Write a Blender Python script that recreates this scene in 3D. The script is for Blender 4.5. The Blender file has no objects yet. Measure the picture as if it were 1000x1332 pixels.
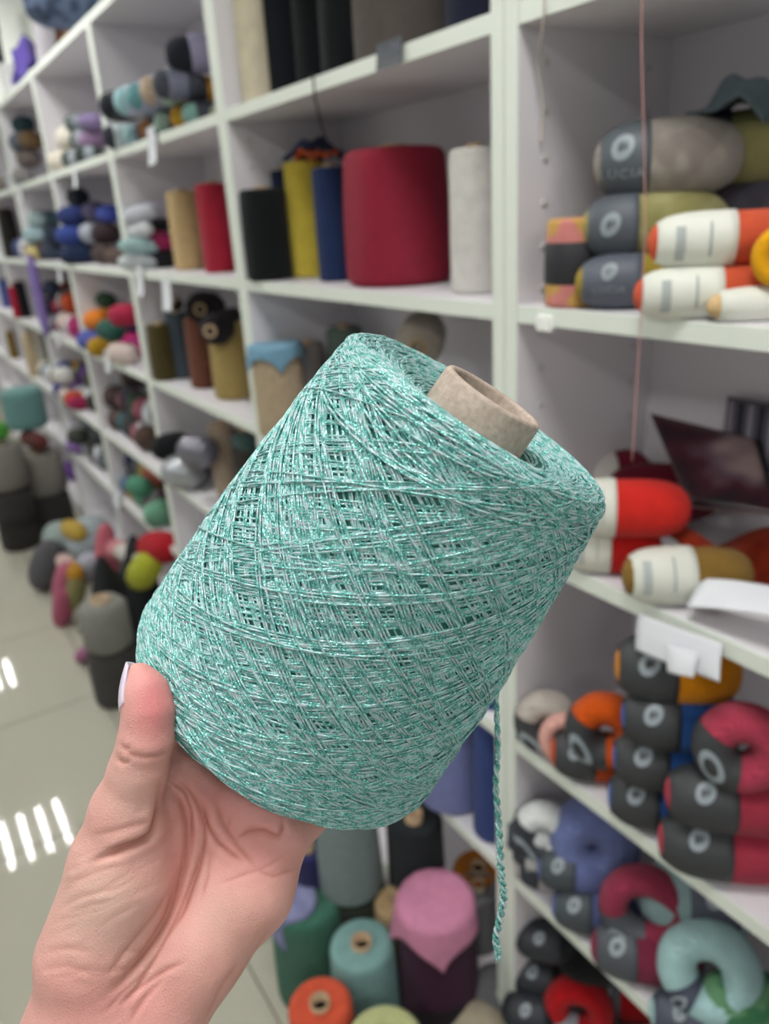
import bpy, math, random
import numpy as np
from mathutils import Vector, Matrix
random.seed(7)
SC = bpy.context.scene
COL = SC.collection
sin, cos, pi = math.sin, math.cos, math.pi

# ------------------------------------------------------------------ camera
F = 1000.0                                   # focal length in pixels of the 1000x1332 frame
CAM = np.array([0.0, -0.645, 1.45])
YAW, PIT, ROL = (math.radians(v) for v in (58.26, 21.33, -3.61))
FW = np.array([-sin(YAW)*cos(PIT), cos(YAW)*cos(PIT), -sin(PIT)])
_r = np.array([cos(YAW), sin(YAW), 0.0]); _u = np.cross(_r, FW)
RT = cos(ROL)*_r + sin(ROL)*_u
UP = -sin(ROL)*_r + cos(ROL)*_u
cam = bpy.data.cameras.new('camera'); camo = bpy.data.objects.new('camera', cam); COL.objects.link(camo)
camo.matrix_world = Matrix(((RT[0], UP[0], -FW[0], CAM[0]), (RT[1], UP[1], -FW[1], CAM[1]), (RT[2], UP[2], -FW[2], CAM[2]), (0, 0, 0, 1)))
cam.sensor_fit = 'HORIZONTAL'; cam.sensor_width = 36; cam.lens = 36
cam.clip_start = 0.01
cam.dof.use_dof = True; cam.dof.focus_distance = 0.262; cam.dof.aperture_fstop = 12.0
SC.camera = camo

def ray(px, py): return (px-500)/F*RT - (py-666)/F*UP + FW
def at_y(px, py, y): d = ray(px, py); return CAM + d*((y-CAM[1])/d[1])
def at_z(px, py, z): d = ray(px, py); return CAM + d*((z-CAM[2])/d[2])
def at_d(px, py, t): return CAM + ray(px, py)*t
def depth(P): return float((np.asarray(P)-CAM) @ FW)

# ------------------------------------------------------------------ world, exposure
w = bpy.data.worlds.new('world'); SC.world = w; w.use_nodes = True
w.node_tree.nodes['Background'].inputs[0].default_value = (0.93, 0.97, 1.0, 1)
w.node_tree.nodes['Background'].inputs[1].default_value = 0.32
SC.view_settings.view_transform = 'Standard'; SC.view_settings.look = 'None'
SC.view_settings.exposure = -0.42; SC.view_settings.gamma = 1.0; SC.view_settings.use_curve_mapping = False
LAMP_WATT = 20.0

# ------------------------------------------------------------------ helpers
def lin(c):
    if isinstance(c, str):
        c = tuple(int(c[i:i+2], 16) for i in (0, 2, 4))
    return tuple(((v/255)/12.92 if v/255 <= .04045 else ((v/255+.055)/1.055)**2.4) for v in c) + (1.0,)

MATS = {}
def base_mat(name):
    m = bpy.data.materials.new(name); m.use_nodes = True
    return m, m.node_tree, m.node_tree.nodes['Principled BSDF']
def nd(t, typ, **kw):
    n = t.nodes.new(typ)
    for k, v in kw.items(): setattr(n, k, v)
    return n
def plain(c, rough=.5, var=.06, scale=8.0, bump=0.0, metallic=0.0, spec=.5):
    """smooth painted / paper / plastic surface with faint colour noise"""
    key = ('plain', c, rough, var, scale, bump, metallic, spec)
    if key in MATS: return MATS[key]
    m, t, b = base_mat('surface')
    co = nd(t, 'ShaderNodeTexCoord'); nz = nd(t, 'ShaderNodeTexNoise'); nz.inputs['Scale'].default_value = scale
    t.links.new(co.outputs['Object'], nz.inputs['Vector'])
    hs = nd(t, 'ShaderNodeHueSaturation'); hs.inputs['Color'].default_value = lin(c)
    mr = nd(t, 'ShaderNodeMapRange'); mr.inputs[3].default_value = 1-var; mr.inputs[4].default_value = 1+var
    t.links.new(nz.outputs['Fac'], mr.inputs[0]); t.links.new(mr.outputs[0], hs.inputs['Value'])
    t.links.new(hs.outputs['Color'], b.inputs['Base Color'])
    b.inputs['Roughness'].default_value = rough; b.inputs['Metallic'].default_value = metallic
    b.inputs['Specular IOR Level'].default_value = spec
    if bump:
        bp = nd(t, 'ShaderNodeBump'); bp.inputs['Strength'].default_value = bump; bp.inputs['Distance'].default_value = .002
        n2 = nd(t, 'ShaderNodeTexNoise'); n2.inputs['Scale'].default_value = 350
        t.links.new(co.outputs['Object'], n2.inputs['Vector']); t.links.new(n2.outputs['Fac'], bp.inputs['Height'])
        t.links.new(bp.outputs['Normal'], b.inputs['Normal'])
    MATS[key] = m; return m
def yarn(c, c2=None, shine=.0, scale=230.0, mix=.5):
    """wound yarn: fine slanting strand lines; c2 gives a second colour for variegated or tweed yarn"""
    key = ('yarn', c, c2, shine, scale, mix)
    if key in MATS: return MATS[key]
    m, t, b = base_mat('yarn')
    co = nd(t, 'ShaderNodeTexCoord')
    mp = nd(t, 'ShaderNodeMapping'); mp.inputs['Rotation'].default_value = (.35, .3, .2)
    t.links.new(co.outputs['Object'], mp.inputs['Vector'])
    wv = nd(t, 'ShaderNodeTexWave', wave_type='BANDS', bands_direction='Z')
    wv.inputs['Scale'].default_value = scale; wv.inputs['Distortion'].default_value = 3.0
    wv.inputs['Detail'].default_value = 1.0; wv.inputs['Detail Scale'].default_value = .25
    t.links.new(mp.outputs[0], wv.inputs['Vector'])
    nz = nd(t, 'ShaderNodeTexNoise'); nz.inputs['Scale'].default_value = 60; nz.inputs['Detail'].default_value = 3
    t.links.new(co.outputs['Object'], nz.inputs['Vector'])
    mx = nd(t, 'ShaderNodeMix', data_type='RGBA')
    mx.inputs[6].default_value = lin(c); mx.inputs[7].default_value = lin(c2 if c2 else c)
    if c2:
        n3 = nd(t, 'ShaderNodeTexNoise'); n3.inputs['Scale'].default_value = 28; n3.inputs['Detail'].default_value = 1
        t.links.new(mp.outputs[0], n3.inputs['Vector'])
        cr = nd(t, 'ShaderNodeMapRange'); cr.inputs[1].default_value = .62-.3*mix; cr.inputs[2].default_value = .70-.3*mix
        t.links.new(n3.outputs['Fac'], cr.inputs[0]); t.links.new(cr.outputs[0], mx.inputs[0])
    else: mx.inputs[0].default_value = 0
    hs = nd(t, 'ShaderNodeHueSaturation'); t.links.new(mx.outputs[2], hs.inputs['Color'])
    ad = nd(t, 'ShaderNodeMath', operation='ADD'); t.links.new(wv.outputs['Fac'], ad.inputs[0]); t.links.new(nz.outputs['Fac'], ad.inputs[1])
    mr = nd(t, 'ShaderNodeMapRange'); mr.inputs[1].default_value = .3; mr.inputs[2].default_value = 1.6
    mr.inputs[3].default_value = .72; mr.inputs[4].default_value = 1.2
    t.links.new(ad.outputs[0], mr.inputs[0]); t.links.new(mr.outputs[0], hs.inputs['Value'])
    t.links.new(hs.outputs['Color'], b.inputs['Base Color'])
    bp = nd(t, 'ShaderNodeBump'); bp.inputs['Strength'].default_value = .55; bp.inputs['Distance'].default_value = .0015
    t.links.new(wv.outputs['Fac'], bp.inputs['Height']); t.links.new(bp.outputs['Normal'], b.inputs['Normal'])
    b.inputs['Roughness'].default_value = .85 - .5*shine; b.inputs['Specular IOR Level'].default_value = .15 + .6*shine
    b.inputs['Sheen Weight'].default_value = .08 if not shine else .0
    MATS[key] = m; return m

def mesh(name, V, Fc, mat, smooth=True):
    me = bpy.data.meshes.new(name)
    me.from_pydata([tuple(v) for v in V], [], [tuple(f) for f in Fc]); me.update()
    if mat: me.materials.append(mat)
    if smooth: me.polygons.foreach_set('use_smooth', [True]*len(me.polygons))
    return me
def obj(name, V, Fc, mat, parent=None, smooth=True, loc=None):
    o = bpy.data.objects.new(name, mesh(name, V, Fc, mat, smooth)); COL.objects.link(o)
    if parent: o.parent = parent
    if loc is not None: o.location = loc
    return o
def tag(o, label=None, cat=None, group=None, kind=None):
    if label: o['label'] = label
    if cat: o['category'] = cat
    if group: o['group'] = group
    if kind: o['kind'] = kind
    return o
def empty(name, loc=(0, 0, 0), mat=None):
    o = bpy.data.objects.new(name, None); COL.objects.link(o); o.empty_display_size = .02
    if mat is not None: o.matrix_world = mat
    else: o.location = tuple(loc)
    return o
def box(x0, x1, y0, y1, z0, z1, bev=0.0):
    if not bev:
        V = [(x, y, z) for x in (x0, x1) for y in (y0, y1) for z in (z0, z1)]
        return V, [(0, 1, 3, 2), (4, 6, 7, 5), (0, 4, 5, 1), (2, 3, 7, 6), (0, 2, 6, 4), (1, 5, 7, 3)]
    import bmesh
    bm = bmesh.new(); V, Fc = box(x0, x1, y0, y1, z0, z1)
    vs = [bm.verts.new(v) for v in V]
    for f in Fc: bm.faces.new([vs[i] for i in f])
    bmesh.ops.recalc_face_normals(bm, faces=bm.faces)
    bmesh.ops.bevel(bm, geom=list(bm.edges), offset=bev, segments=2, affect='EDGES', profile=.6)
    bm.verts.index_update(); V = [tuple(v.co) for v in bm.verts]; Fc = [[v.index for v in f.verts] for f in bm.faces]; bm.free()
    return V, Fc
def lathe(prof, n=40, cap=True):
    V, Fc = [], []
    for r, z in prof:
        for k in range(n):
            a = 2*pi*k/n; V.append((r*cos(a), r*sin(a), z))
    for i in range(len(prof)-1):
        for k in range(n):
            k2 = (k+1) % n; Fc.append((i*n+k, i*n+k2, (i+1)*n+k2, (i+1)*n+k))
    if cap:
        Fc.append(tuple(range(n))[::-1]); Fc.append(tuple((len(prof)-1)*n+k for k in range(n)))
    return V, Fc
def tube_path(P, R, ns=6, caps=True):
    """swept round tube through points P with radii R"""
    P = np.asarray(P, float); n = len(P); R = np.broadcast_to(R, (n,))
    T = np.gradient(P, axis=0); T /= np.linalg.norm(T, axis=1)[:, None]
    u = np.cross(T[0], [0.3, .5, .8]); u /= np.linalg.norm(u); V = []
    for i in range(n):
        u = u - (u @ T[i])*T[i]; u /= np.linalg.norm(u); v = np.cross(T[i], u)
        for k in range(ns):
            a = 2*pi*k/ns; V.append(P[i] + R[i]*(cos(a)*u + sin(a)*v))
    Fc = [(i*ns+k, i*ns+(k+1) % ns, (i+1)*ns+(k+1) % ns, (i+1)*ns+k) for i in range(n-1) for k in range(ns)]
    if caps: Fc += [tuple(range(ns))[::-1], tuple((n-1)*ns+k for k in range(ns))]
    return V, Fc

WHITE = plain('dfdce1', .45, .02, 3)  # faint lilac puts light bounced between the panels into the colour
EDGE = plain('e2e9e0', .4, .02, 3)  # greener white puts the light on the front edges into the colour
PAPER = plain('dadde3', .7, .03, 20)
CARD = plain('b49a7c', .85, .1, 60, .4)
BORE_SHADE = plain('2a2420', .9)  # near-black stands in for the shade inside a tube

# ------------------------------------------------------------------ room shell
XF, XN, YB, YO, ZC = -9.6, 3.0, 0.275, -3.6, 2.75
fl = tag(obj('floor', *box(XF, XN, YO, YB, -.06, -.004), plain('8e8c80', .8)), kind='structure')
tile_m, t, b = base_mat('floor_tile')
co = nd(t, 'ShaderNodeTexCoord'); nz = nd(t, 'ShaderNodeTexNoise'); nz.inputs['Scale'].default_value = 2.2; nz.inputs['Detail'].default_value = 5
t.links.new(co.outputs['Object'], nz.inputs['Vector'])
cr = nd(t, 'ShaderNodeMix', data_type='RGBA'); cr.inputs[6].default_value = lin('a9a799'); cr.inputs[7].default_value = lin('b9b6a8')
t.links.new(nz.outputs['Fac'], cr.inputs[0]); t.links.new(cr.outputs[2], b.inputs['Base Color'])
b.inputs['Roughness'].default_value = .035; b.inputs['Specular IOR Level'].default_value = .2
tm = mesh('tile', *box(0, .596, 0, .596, -.004, 0, .0012), tile_m, False)
for i in range(21):
    for j in range(7):
        x, y = XF+.6*i, YB-.6*(j+1)
        if y < YO-.4 or x > XN-.3: continue
        o = bpy.data.objects.new('tile', tm); COL.objects.link(o); o.parent = fl; o.location = (x, y, 0)
wall_m = plain('dfe3dc', .8, .03, 2)
tag(obj('wall_back', *box(XF, XN, YB, YB+.1, -.06, ZC+.1), wall_m), kind='structure')
tag(obj('wall_far', *box(XF-.1, XF, YO, YB+.1, -.06, ZC+.1), wall_m), kind='structure')
tag(obj('ceiling', *box(XF-.1, XN, YO, YB+.1, ZC, ZC+.1), plain('e6ebe4', .8, .02, 2)), kind='structure')

# unseen walls, glazing added to let world light in, opposite the bookcases and at the near end: parapet, posts, lintel and panes
glass, t, b = base_mat('window_glass')
tr_ = nd(t, 'ShaderNodeBsdfTransparent'); gl_ = nd(t, 'ShaderNodeBsdfGlossy'); gl_.inputs['Roughness'].default_value = .02; mxs = nd(t, 'ShaderNodeMixShader'); mxs.inputs[0].default_value = .06
t.links.new(tr_.outputs[0], mxs.inputs[1]); t.links.new(gl_.outputs[0], mxs.inputs[2]); t.links.new(mxs.outputs[0], t.nodes['Material Output'].inputs['Surface'])
FRM = plain('d4d6d4', .4, .02)
def added_glazed_wall(name, length, n, mw, win0):
    o = tag(obj(name, *box(0, length, -.1, 0, -.06, .25), wall_m), kind='structure'); o.matrix_world = mw
    obj('lintel', *box(0, length, -.1, 0, 2.5, ZC+.1), wall_m, o)
    d = length/n
    for k in range(n+1): obj('post', *box(max(0, k*d-.05), min(length, k*d+.05), -.1, 0, .25, 2.5), FRM, o)
    for k in range(n):
        w_ = tag(empty('window_%d' % (win0+k), mat=mw @ Matrix.Translation((k*d+.05, -.05, .25))), kind='structure')
        obj('pane', *box(.03, d-.13, -.003, .003, .03, 2.22), glass, w_, False)
        for q in (box(0, d-.1, -.02, .02, 0, .03), box(0, d-.1, -.02, .02, 2.22, 2.25), box(0, .03, -.02, .02, .03, 2.22), box(d-.13, d-.1, -.02, .02, .03, 2.22)): obj('window_frame', *q, FRM, w_, False)
added_glazed_wall('wall_left', XN-XF, 6, Matrix.Translation((XF, YO, 0)), 1)
added_glazed_wall('wall_near', YB-YO, 2, Matrix.Translation((XN, YB, 0)) @ Matrix.Rotation(-pi/2, 4, 'Z') @ Matrix.Scale(1, 4) @ Matrix.Translation((0, .1, 0)), 7)

# ceiling lamps: recessed four-tube fittings; their mirror image is what gleams on the floor
tube_m, t, b = base_mat('lamp_tube')
b.inputs['Emission Color'].default_value = (1, .98, .95, 1); b.inputs['Emission Strength'].default_value = 16.0
frame_m = plain('d8dad8', .35, .02)
def ceiling_lamp(x, y, label):
    r = tag(empty('ceiling_lamp', (x, y, ZC)), label, 'lamp', 'four-tube ceiling lamps')
    V, Fc = [], []
    for bx in (box(-.3, .3, -.3, -.28, -.05, 0), box(-.3, .3, .28, .3, -.05, 0), box(-.3, -.28, -.28, .28, -.05, 0), box(.28, .3, -.28, .28, -.05, 0), box(-.28, .28, -.28, .28, -.012, -.002)):
        n = len(V); V += bx[0]; Fc += [tuple(i+n for i in f) for f in bx[1]]
    obj('housing', V, Fc, frame_m, r, False)
    for k in range(4):
        obj('lamp_tube', *tube_path([(-.27, -.195+.13*k, -.033), (.27, -.195+.13*k, -.033)], .013, 10), tube_m, r)
    for k in range(4):
        L = bpy.data.lights.new('lamp_light', 'AREA'); L.shape = 'RECTANGLE'; L.size = .54; L.size_y = .026; L.energy = LAMP_WATT/4; L.color = (1, .985, .96)
        lo = bpy.data.objects.new('lamp_light', L); COL.objects.link(lo); lo.parent = r; lo.location = (0, -.195+.13*k, -.048)
for i, x in enumerate((-7.85, -5.3, -2.75, -.2, 2.3)):
    nth = ('first', 'second', 'third', 'fourth', 'fifth')[i] + ' from the far wall'
    ceiling_lamp(x, -.6, 'square four-tube ceiling lamp above the aisle, ' + nth)
    ceiling_lamp(x, -2.6, 'square four-tube ceiling lamp in the row away from the bookcases, ' + nth)  # this row is added for its light and never in view

# ------------------------------------------------------------------ bookcases
ZS = [1.957, 1.636, 1.326, 1.013, .693, .421, .10]
TOPS = [z+.01 for z in ZS]
X0, PITCH, DEP = -.733, .81, .25
names = ['near bookcase at right with labelled yarn balls on its shelves', 'bookcase behind the held mint cone with burgundy and yellow cones',
         'bookcase with red and tan cones, next beyond the burgundy cone', 'bookcase with cream balls and an orange and lime pile',
         'bookcase with a lilac skein hanging beside its upright', 'bookcase holding the orange-red yarn at the left picture edge',
         'second last bookcase in the far row', 'last bookcase at the far end of the row']
holecap = plain('c9c9c6', .5)
for i in range(8):
    xl = X0 - PITCH*i; xr = xl + PITCH
    r = tag(empty('bookcase', (xl, 0, 0)), 'white ' + names[i], 'bookcase', 'white bookcases along the wall')
    W = PITCH
    for xa in (.001, W-.022):
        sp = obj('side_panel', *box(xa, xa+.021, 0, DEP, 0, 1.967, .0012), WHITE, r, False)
        obj('edge_band', *box(xa, xa+.021, -.0015, .0001, 0, 1.967, .0005), EDGE, sp, False)  # strip added to hold the lit tint of the front edge
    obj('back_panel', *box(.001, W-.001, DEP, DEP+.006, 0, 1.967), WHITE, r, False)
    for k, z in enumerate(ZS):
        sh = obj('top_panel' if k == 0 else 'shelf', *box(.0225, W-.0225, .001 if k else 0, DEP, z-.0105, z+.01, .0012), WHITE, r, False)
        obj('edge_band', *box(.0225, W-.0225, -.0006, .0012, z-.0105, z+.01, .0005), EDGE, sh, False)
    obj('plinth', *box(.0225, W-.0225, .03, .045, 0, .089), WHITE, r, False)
    if i < 2:
        for y in (.04, .21):
            for j in range(36):
                z = .2 + .048*j
                if min(abs(z-s) for s in ZS) < .016 or not (.9 < z < 1.9): continue
                o = obj('pin_hole', *lathe([(.0045, 0), (.0045, .0012), (.0025, .0016)], 10), holecap, r, True, (.022, y, z))
                o.rotation_euler = (0, pi/2, 0)

# ------------------------------------------------------------------ yarn builders
PLACED = []                                        # (x, y, r, ztop) of what already stands there
def support(x, y, r, zc):
    """height of what carries a thing of half-height r wanted at centre height zc"""
    if y < -.06: sh = 0.0
    else: sh = max([t for t in TOPS if t < zc + .3*r] + [0.0])
    best, err = sh, abs(sh+r-zc)
    for X, Y, R, T in PLACED:
        if T > sh and math.hypot(x-X, y-Y) < 1.25*(r+R) and abs(T+r-zc) < err: best, err = T, abs(T+r-zc)
    return best
def fit_in(px, py, y, r):
    """pixel and wanted shelf depth -> a spot inside the compartment seen through that opening"""
    xf = at_y(px, py, 0)[0]; i = 0 if xf >= X0 else int((X0-xf)//PITCH)+1
    xl = X0-PITCH*i+.024+r; xr = X0-PITCH*i+PITCH-.024-r
    y = min(y, DEP-r-.004); lo = min(y, .45*r)
    while y > lo and at_y(px, py, y)[0] < xl: y -= .004
    P = at_y(px, py, y); P[0] = min(max(P[0], xl), xr)
    return P, i
def view_tilt(P):
    d = np.asarray(P)-CAM; return -d[2]/np.linalg.norm(d)

def cone(px, py, wp, hp, y, col, label, c2=None, taper=.9, shine=.0, tube=True, tilt=None, cat='yarn cone', group=None, floor_z=None, H=None, tube_col=None, rest=None, ring=True):
    """upright wound cone seen at pixel centre (px,py), wp x hp pixels; or (floor_z) its top centre at pixel, standing with height H"""
    if floor_z is not None:
        P = at_z(px, py, floor_z+H); s = depth(P)/F; r = wp*s/2/ (taper if taper < 1 else 1); zb = floor_z
        X, Y = P[0], P[1]
    else:
        P = at_y(px, py, y); r = wp*depth(P)/F/2
        for _ in range(3): P, _u = fit_in(px, py, y, r); s = depth(P)/F; r = wp*s/2
        sn = abs(view_tilt(P))
        H = (hp*s - 1.2*r*sn)/math.sqrt(1-sn*sn)
        X, Y = P[0], P[1]; zb = support(X, Y, H/2, P[2]) if rest is None else rest
    o = tag(empty('yarn_cone', (X, Y, zb)), label, cat, group)
    o.rotation_euler = (0, 0, random.uniform(0, 6))
    rt = r*taper; b = min(.1*H, .2*r); pr = []
    tr = min(.022, rt*.32)
    for k in range(5): a = pi/2*k/4; pr.append((r-b+b*sin(a), b-b*cos(a)))
    for k in range(1, 5): tt = k/5; pr.append((r+(rt-r)*tt + .02*r*sin(pi*tt), b+(H-2*b)*tt))
    for k in range(5): a = pi/2*k/4; pr.append((rt-b+b*cos(a), H-b+b*sin(a)))
    pr.append((tr, H-.02*H))
    obj('winding', *lathe([(.001, 0)] + pr + ([] if tube else [(.001, .98*H)]), 44, False), yarn(col, c2, shine), o)
    if tube:
        tz = H+.03*H
        tp = [(tr, H*.9), (tr, tz), (tr*.84, tz), (tr*.78, H*.6)]
        obj('tube', *lathe(tp, 24, False), plain(tube_col, .6) if tube_col else CARD, o)
        obj('tube_bore', *lathe([(tr*.81, H*.93), (tr*.4, H*.929)], 16), BORE_SHADE, o)  # dark disc close below the rim paints the shade in the bore
    PLACED.append((X, Y, r, zb+H))
    return o, (X, Y, zb, H, r, rt)

def frame_of(axis, P):
    Z = np.asarray(axis, float); Z /= np.linalg.norm(Z)
    c = CAM - np.asarray(P); c = c - (c @ Z)*Z; Xv = c/np.linalg.norm(c); Yv = np.cross(Z, Xv)
    return Matrix(((Xv[0], Yv[0], Z[0], P[0]), (Xv[1], Yv[1], Z[1], P[1]), (Xv[2], Yv[2], Z[2], P[2]), (0, 0, 0, 1)))

TXT = {}
def text_mesh(s):
    if s not in TXT:
        c = bpy.data.curves.new('t', 'FONT'); c.body = s; c.align_x = 'CENTER'; c.align_y = 'CENTER'; c.resolution_u = 2
        c.space_character = 1.25
        o = bpy.data.objects.new('t', c); COL.objects.link(o); bpy.context.view_layer.update()
        me = bpy.data.meshes.new_from_object(o)
        V = np.array([v.co[:] for v in me.vertices]); Fc = [tuple(p.vertices) for p in me.polygons]
        bpy.data.objects.remove(o); bpy.data.meshes.remove(me); TXT[s] = (V, Fc)
    return TXT[s]
LOGO = plain('8e989f', .5, .05)
LETTER = plain('8f97a2', .6, .05)

def skein(px, py, hp, y, col, label, axis=None, L=.12, band=(-.95, -.05), bcol='4a5058', emblem=False, text=None, c2=None, asp=1.0, p=2.6, name='yarn_ball', cat='yarn ball', group=None, shine=0.0, lines=False, settle=True, roll=0.0, scale=230.0, base=None):
    """pull skein: fat rounded roll along `axis`, paper band over part of its length (band in -1..1 along the axis)"""
    P = at_y(px, py, y); r = hp*depth(P)/F/2; unit = 0 if px > 660 else 1
    if settle:
        for _ in range(3): P, unit = fit_in(px, py, y, r); r = hp*depth(P)/F/2
        zb = support(P[0], P[1], r, P[2]) if base is None else base
        if abs(view_tilt(P)) > .12:
            yq = at_z(px, py, zb+r*.97)[1]; yq = min(max(yq, P[1]-.06, .034 if base else .25*r), P[1]+.06); P, unit = fit_in(px, py, yq, r)
        P = np.array([P[0], P[1], zb + r*.97])
        PLACED.append((P[0], P[1], r*.8, P[2]+r*.93))
    if axis is None: axis = (.70, .71, 0) if unit == 0 else (.12, .99, 0) if unit == 1 else (cos(1.5*random.random()), sin(.1+1.3*random.random()), random.uniform(-.1, .1))
    M = frame_of(axis, P) @ Matrix.Rotation(roll, 4, 'Z')
    o = tag(empty(name, mat=M), label, cat, group)
    h = L/2
    rad = lambda t: r*(max(0.0, 1-abs(t)**p))**(1/2.6)
    ts = [-1+2*k/18 for k in range(19)]
    prof = [(max(rad(sin(pi/2*t)), .0015), h*sin(pi/2*t)) for t in ts]
    V, Fc = lathe(prof, 36)
    V = [(x*(1+.012*sin(9*math.atan2(yv, x)+40*z)), yv*(1+.012*sin(9*math.atan2(yv, x)+40*z)), z) for x, yv, z in V]
    obj('yarn', V, Fc, yarn(col, c2, shine, scale), o)
    if band:
        a, b = band; n = 8; e = .0012
        f = (lambda t: rad(t)*1.025+e) if a <= -.98 else (lambda t: max(rad(t)+e, r*.55))
        pr = [(f(a)-.0006, h*a)] + [(f(a+(b-a)*k/n), h*(a+(b-a)*k/n)) for k in range(n+1)] + [(f(b)-.0006, h*b)]
        bd = obj('label_band', *lathe(pr, 36, False), plain(bcol, .55, .05, 25), o)
        def wrap(pts, off=.0009):
            out = []
            for x, v in pts:
                t = max(-.98, min(.98, x/h)); rr = f(t)+off; an = -v/rr
                out.append((rr*cos(an), rr*sin(an), x))
            return out
        cx = h*(a+b)/2; bw = h*(b-a)
        if emblem:
            er = min(bw*.3, r*.34); vo = r*(.38 if text else .08)
            pts, fc = [], []
            for k in range(20):
                an = 2*pi*k/20
                for q in (1.0, .45): pts.append((cx+er*.8*q*cos(an)+.2*er*q*sin(an), vo+er*q*sin(an)))
            for k in range(20): fc.append((2*k, 2*k+1, (2*k+3) % 40, (2*k+2) % 40))
            n0 = len(pts); g = [(-.16, -.7), (.12, -.6), (.3, .75), (.02, .65)]
            pts += [(cx+er*gx, vo+er*gy) for gx, gy in g]; fc.append((n0, n0+1, n0+2, n0+3))
            obj('emblem', wrap(pts), fc, LOGO, bd)
        if text:
            TV, TF = text_mesh(text); wd = TV[:, 0].max()-TV[:, 0].min(); k = min(bw*.8/wd, r*.34)
            obj('lettering', wrap([(cx+v[0]*k, -r*.28+v[1]*k) for v in TV]), TF, LETTER, bd)
        if lines:
            pts, fc = [], []
            for x0, wd, v0, v1 in ((-.22, .12, -.75, .55), (.16, .035, -.6, .7)):
                n0 = len(pts)
                for j in range(7):
                    v = r*(v0+(v1-v0)*j/6)
                    pts += [(cx+bw*(x0-wd/2), v), (cx+bw*(x0+wd/2), v)]
                fc += [(n0+2*j, n0+2*j+1, n0+2*j+3, n0+2*j+2) for j in range(6)]
            obj('print', wrap(pts), fc, plain('a9b0ae', .7), bd)
    return o

def donut(px, py, wp, y, col, label, normal=None, fat=.56, lab=(200, 250), bcol='3a3c40', emblem=True, c2=None, depthk=1.0, group=None, name='yarn_ball', settle=True, base=None):
    """ring-wound ball with a hole; a paper band passes through the hole round one side"""
    P = at_y(px, py, y); R = wp*depth(P)/F/2
    if settle: P, _u = fit_in(px, py, y, R*.8)
    nv = np.array(normal if normal else (.62, -.75, .22), float); nv /= np.linalg.norm(nv)
    if settle:
        zb = support(P[0], P[1], R, P[2]) if base is None else base
        if abs(view_tilt(P)) > .12:
            yq = at_z(px, py, zb+R*.98)[1]; yq = min(max(yq, P[1]-.05, .5*R), P[1]+.05); P, _u = fit_in(px, py, yq, R*.8)
        P = np.array([P[0], P[1], zb+R*.98]); PLACED.append((P[0], P[1], R*.6, P[2]+R*.95))
    Zv = nv; Xv = np.cross([0, 0, 1.0], Zv); Xv /= np.linalg.norm(Xv); Yv = np.cross(Zv, Xv)
    M = Matrix(((Xv[0], Yv[0], Zv[0], P[0]), (Xv[1], Yv[1], Zv[1], P[1]), (Xv[2], Yv[2], Zv[2], P[2]), (0, 0, 0, 1)))
    o = tag(empty(name, mat=M), label, 'yarn ball', group)
    a = R*fat/1.0*.5*1.05; c = R-a; nu, nvn = 40, 18
    def pt(th, ph, e=0.0): return ((c+(a+e)*cos(ph))*cos(th), (c+(a+e)*cos(ph))*sin(th), (a*1.25*depthk+e)*sin(ph))
    V = [pt(2*pi*i/nu, 2*pi*j/nvn, .02*a*sin(7*2*pi*i/nu+3*j)) for i in range(nu) for j in range(nvn)]
    Fc = [(i*nvn+j, ((i+1) % nu)*nvn+j, ((i+1) % nu)*nvn+(j+1) % nvn, i*nvn+(j+1) % nvn) for i in range(nu) for j in range(nvn)]
    obj('yarn', V, Fc, yarn(col, c2), o)
    if lab:
        l0, l1 = (math.radians(v) for v in lab); n = 10
        V = [pt(l0+(l1-l0)*i/n, 2*pi*j/nvn, .0018) for i in range(n+1) for j in range(nvn)]
        Fc = [(i*nvn+j, (i+1)*nvn+j, (i+1)*nvn+(j+1) % nvn, i*nvn+(j+1) % nvn) for i in range(n) for j in range(nvn)]
        bd = obj('label_band', V, Fc, plain(bcol, .55, .05, 25), o)
        if emblem:
            V, Fc = [], []; lm = (l0+l1)/2; dl = (l1-l0)*.28
            for k in range(16):
                an = 2*pi*k/16
                for q in (1, .55): V.append(pt(lm+dl*q*cos(an), pi/2-.35+.5*q*sin(an), .003))
            for k in range(16): Fc.append((2*k, 2*k+1, (2*k+3) % 32, (2*k+2) % 32))
            obj('emblem', V, Fc, LOGO, bd)
    return o

def knit_drape(X, Y, ztop, R, size, rot, col, label, c2=None, name='knit_swatch', cat='swatch', group=None, n=26):
    """knitted square laid over a cone top, its corners hanging down the side"""
    V, Fc = [], []
    for i in range(n+1):
        for j in range(n+1):
            u, v = (i/n-.5)*size, (j/n-.5)*size
            rr = math.hypot(u, v); an = math.atan2(v, u)+rot
            if rr < R: q, z = rr, .004
            else: q = R+.005+.12*(rr-R)*(1+.5*sin(5*an)); z = .004-(rr-R)*.93
            V.append((q*cos(an), q*sin(an), z+.002*sin(60*u)*sin(55*v)))
    for i in range(n):
        for j in range(n): k = i*(n+1)+j; Fc.append((k, k+1, k+n+2, k+n+1))
    o = obj(name, V, Fc, yarn(col, c2, 0, 160), None, True, (X, Y, ztop))
    md = o.modifiers.new('thick', 'SOLIDIFY'); md.thickness = .003; md.offset = 1
    return tag(o, label, cat, group)

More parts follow.
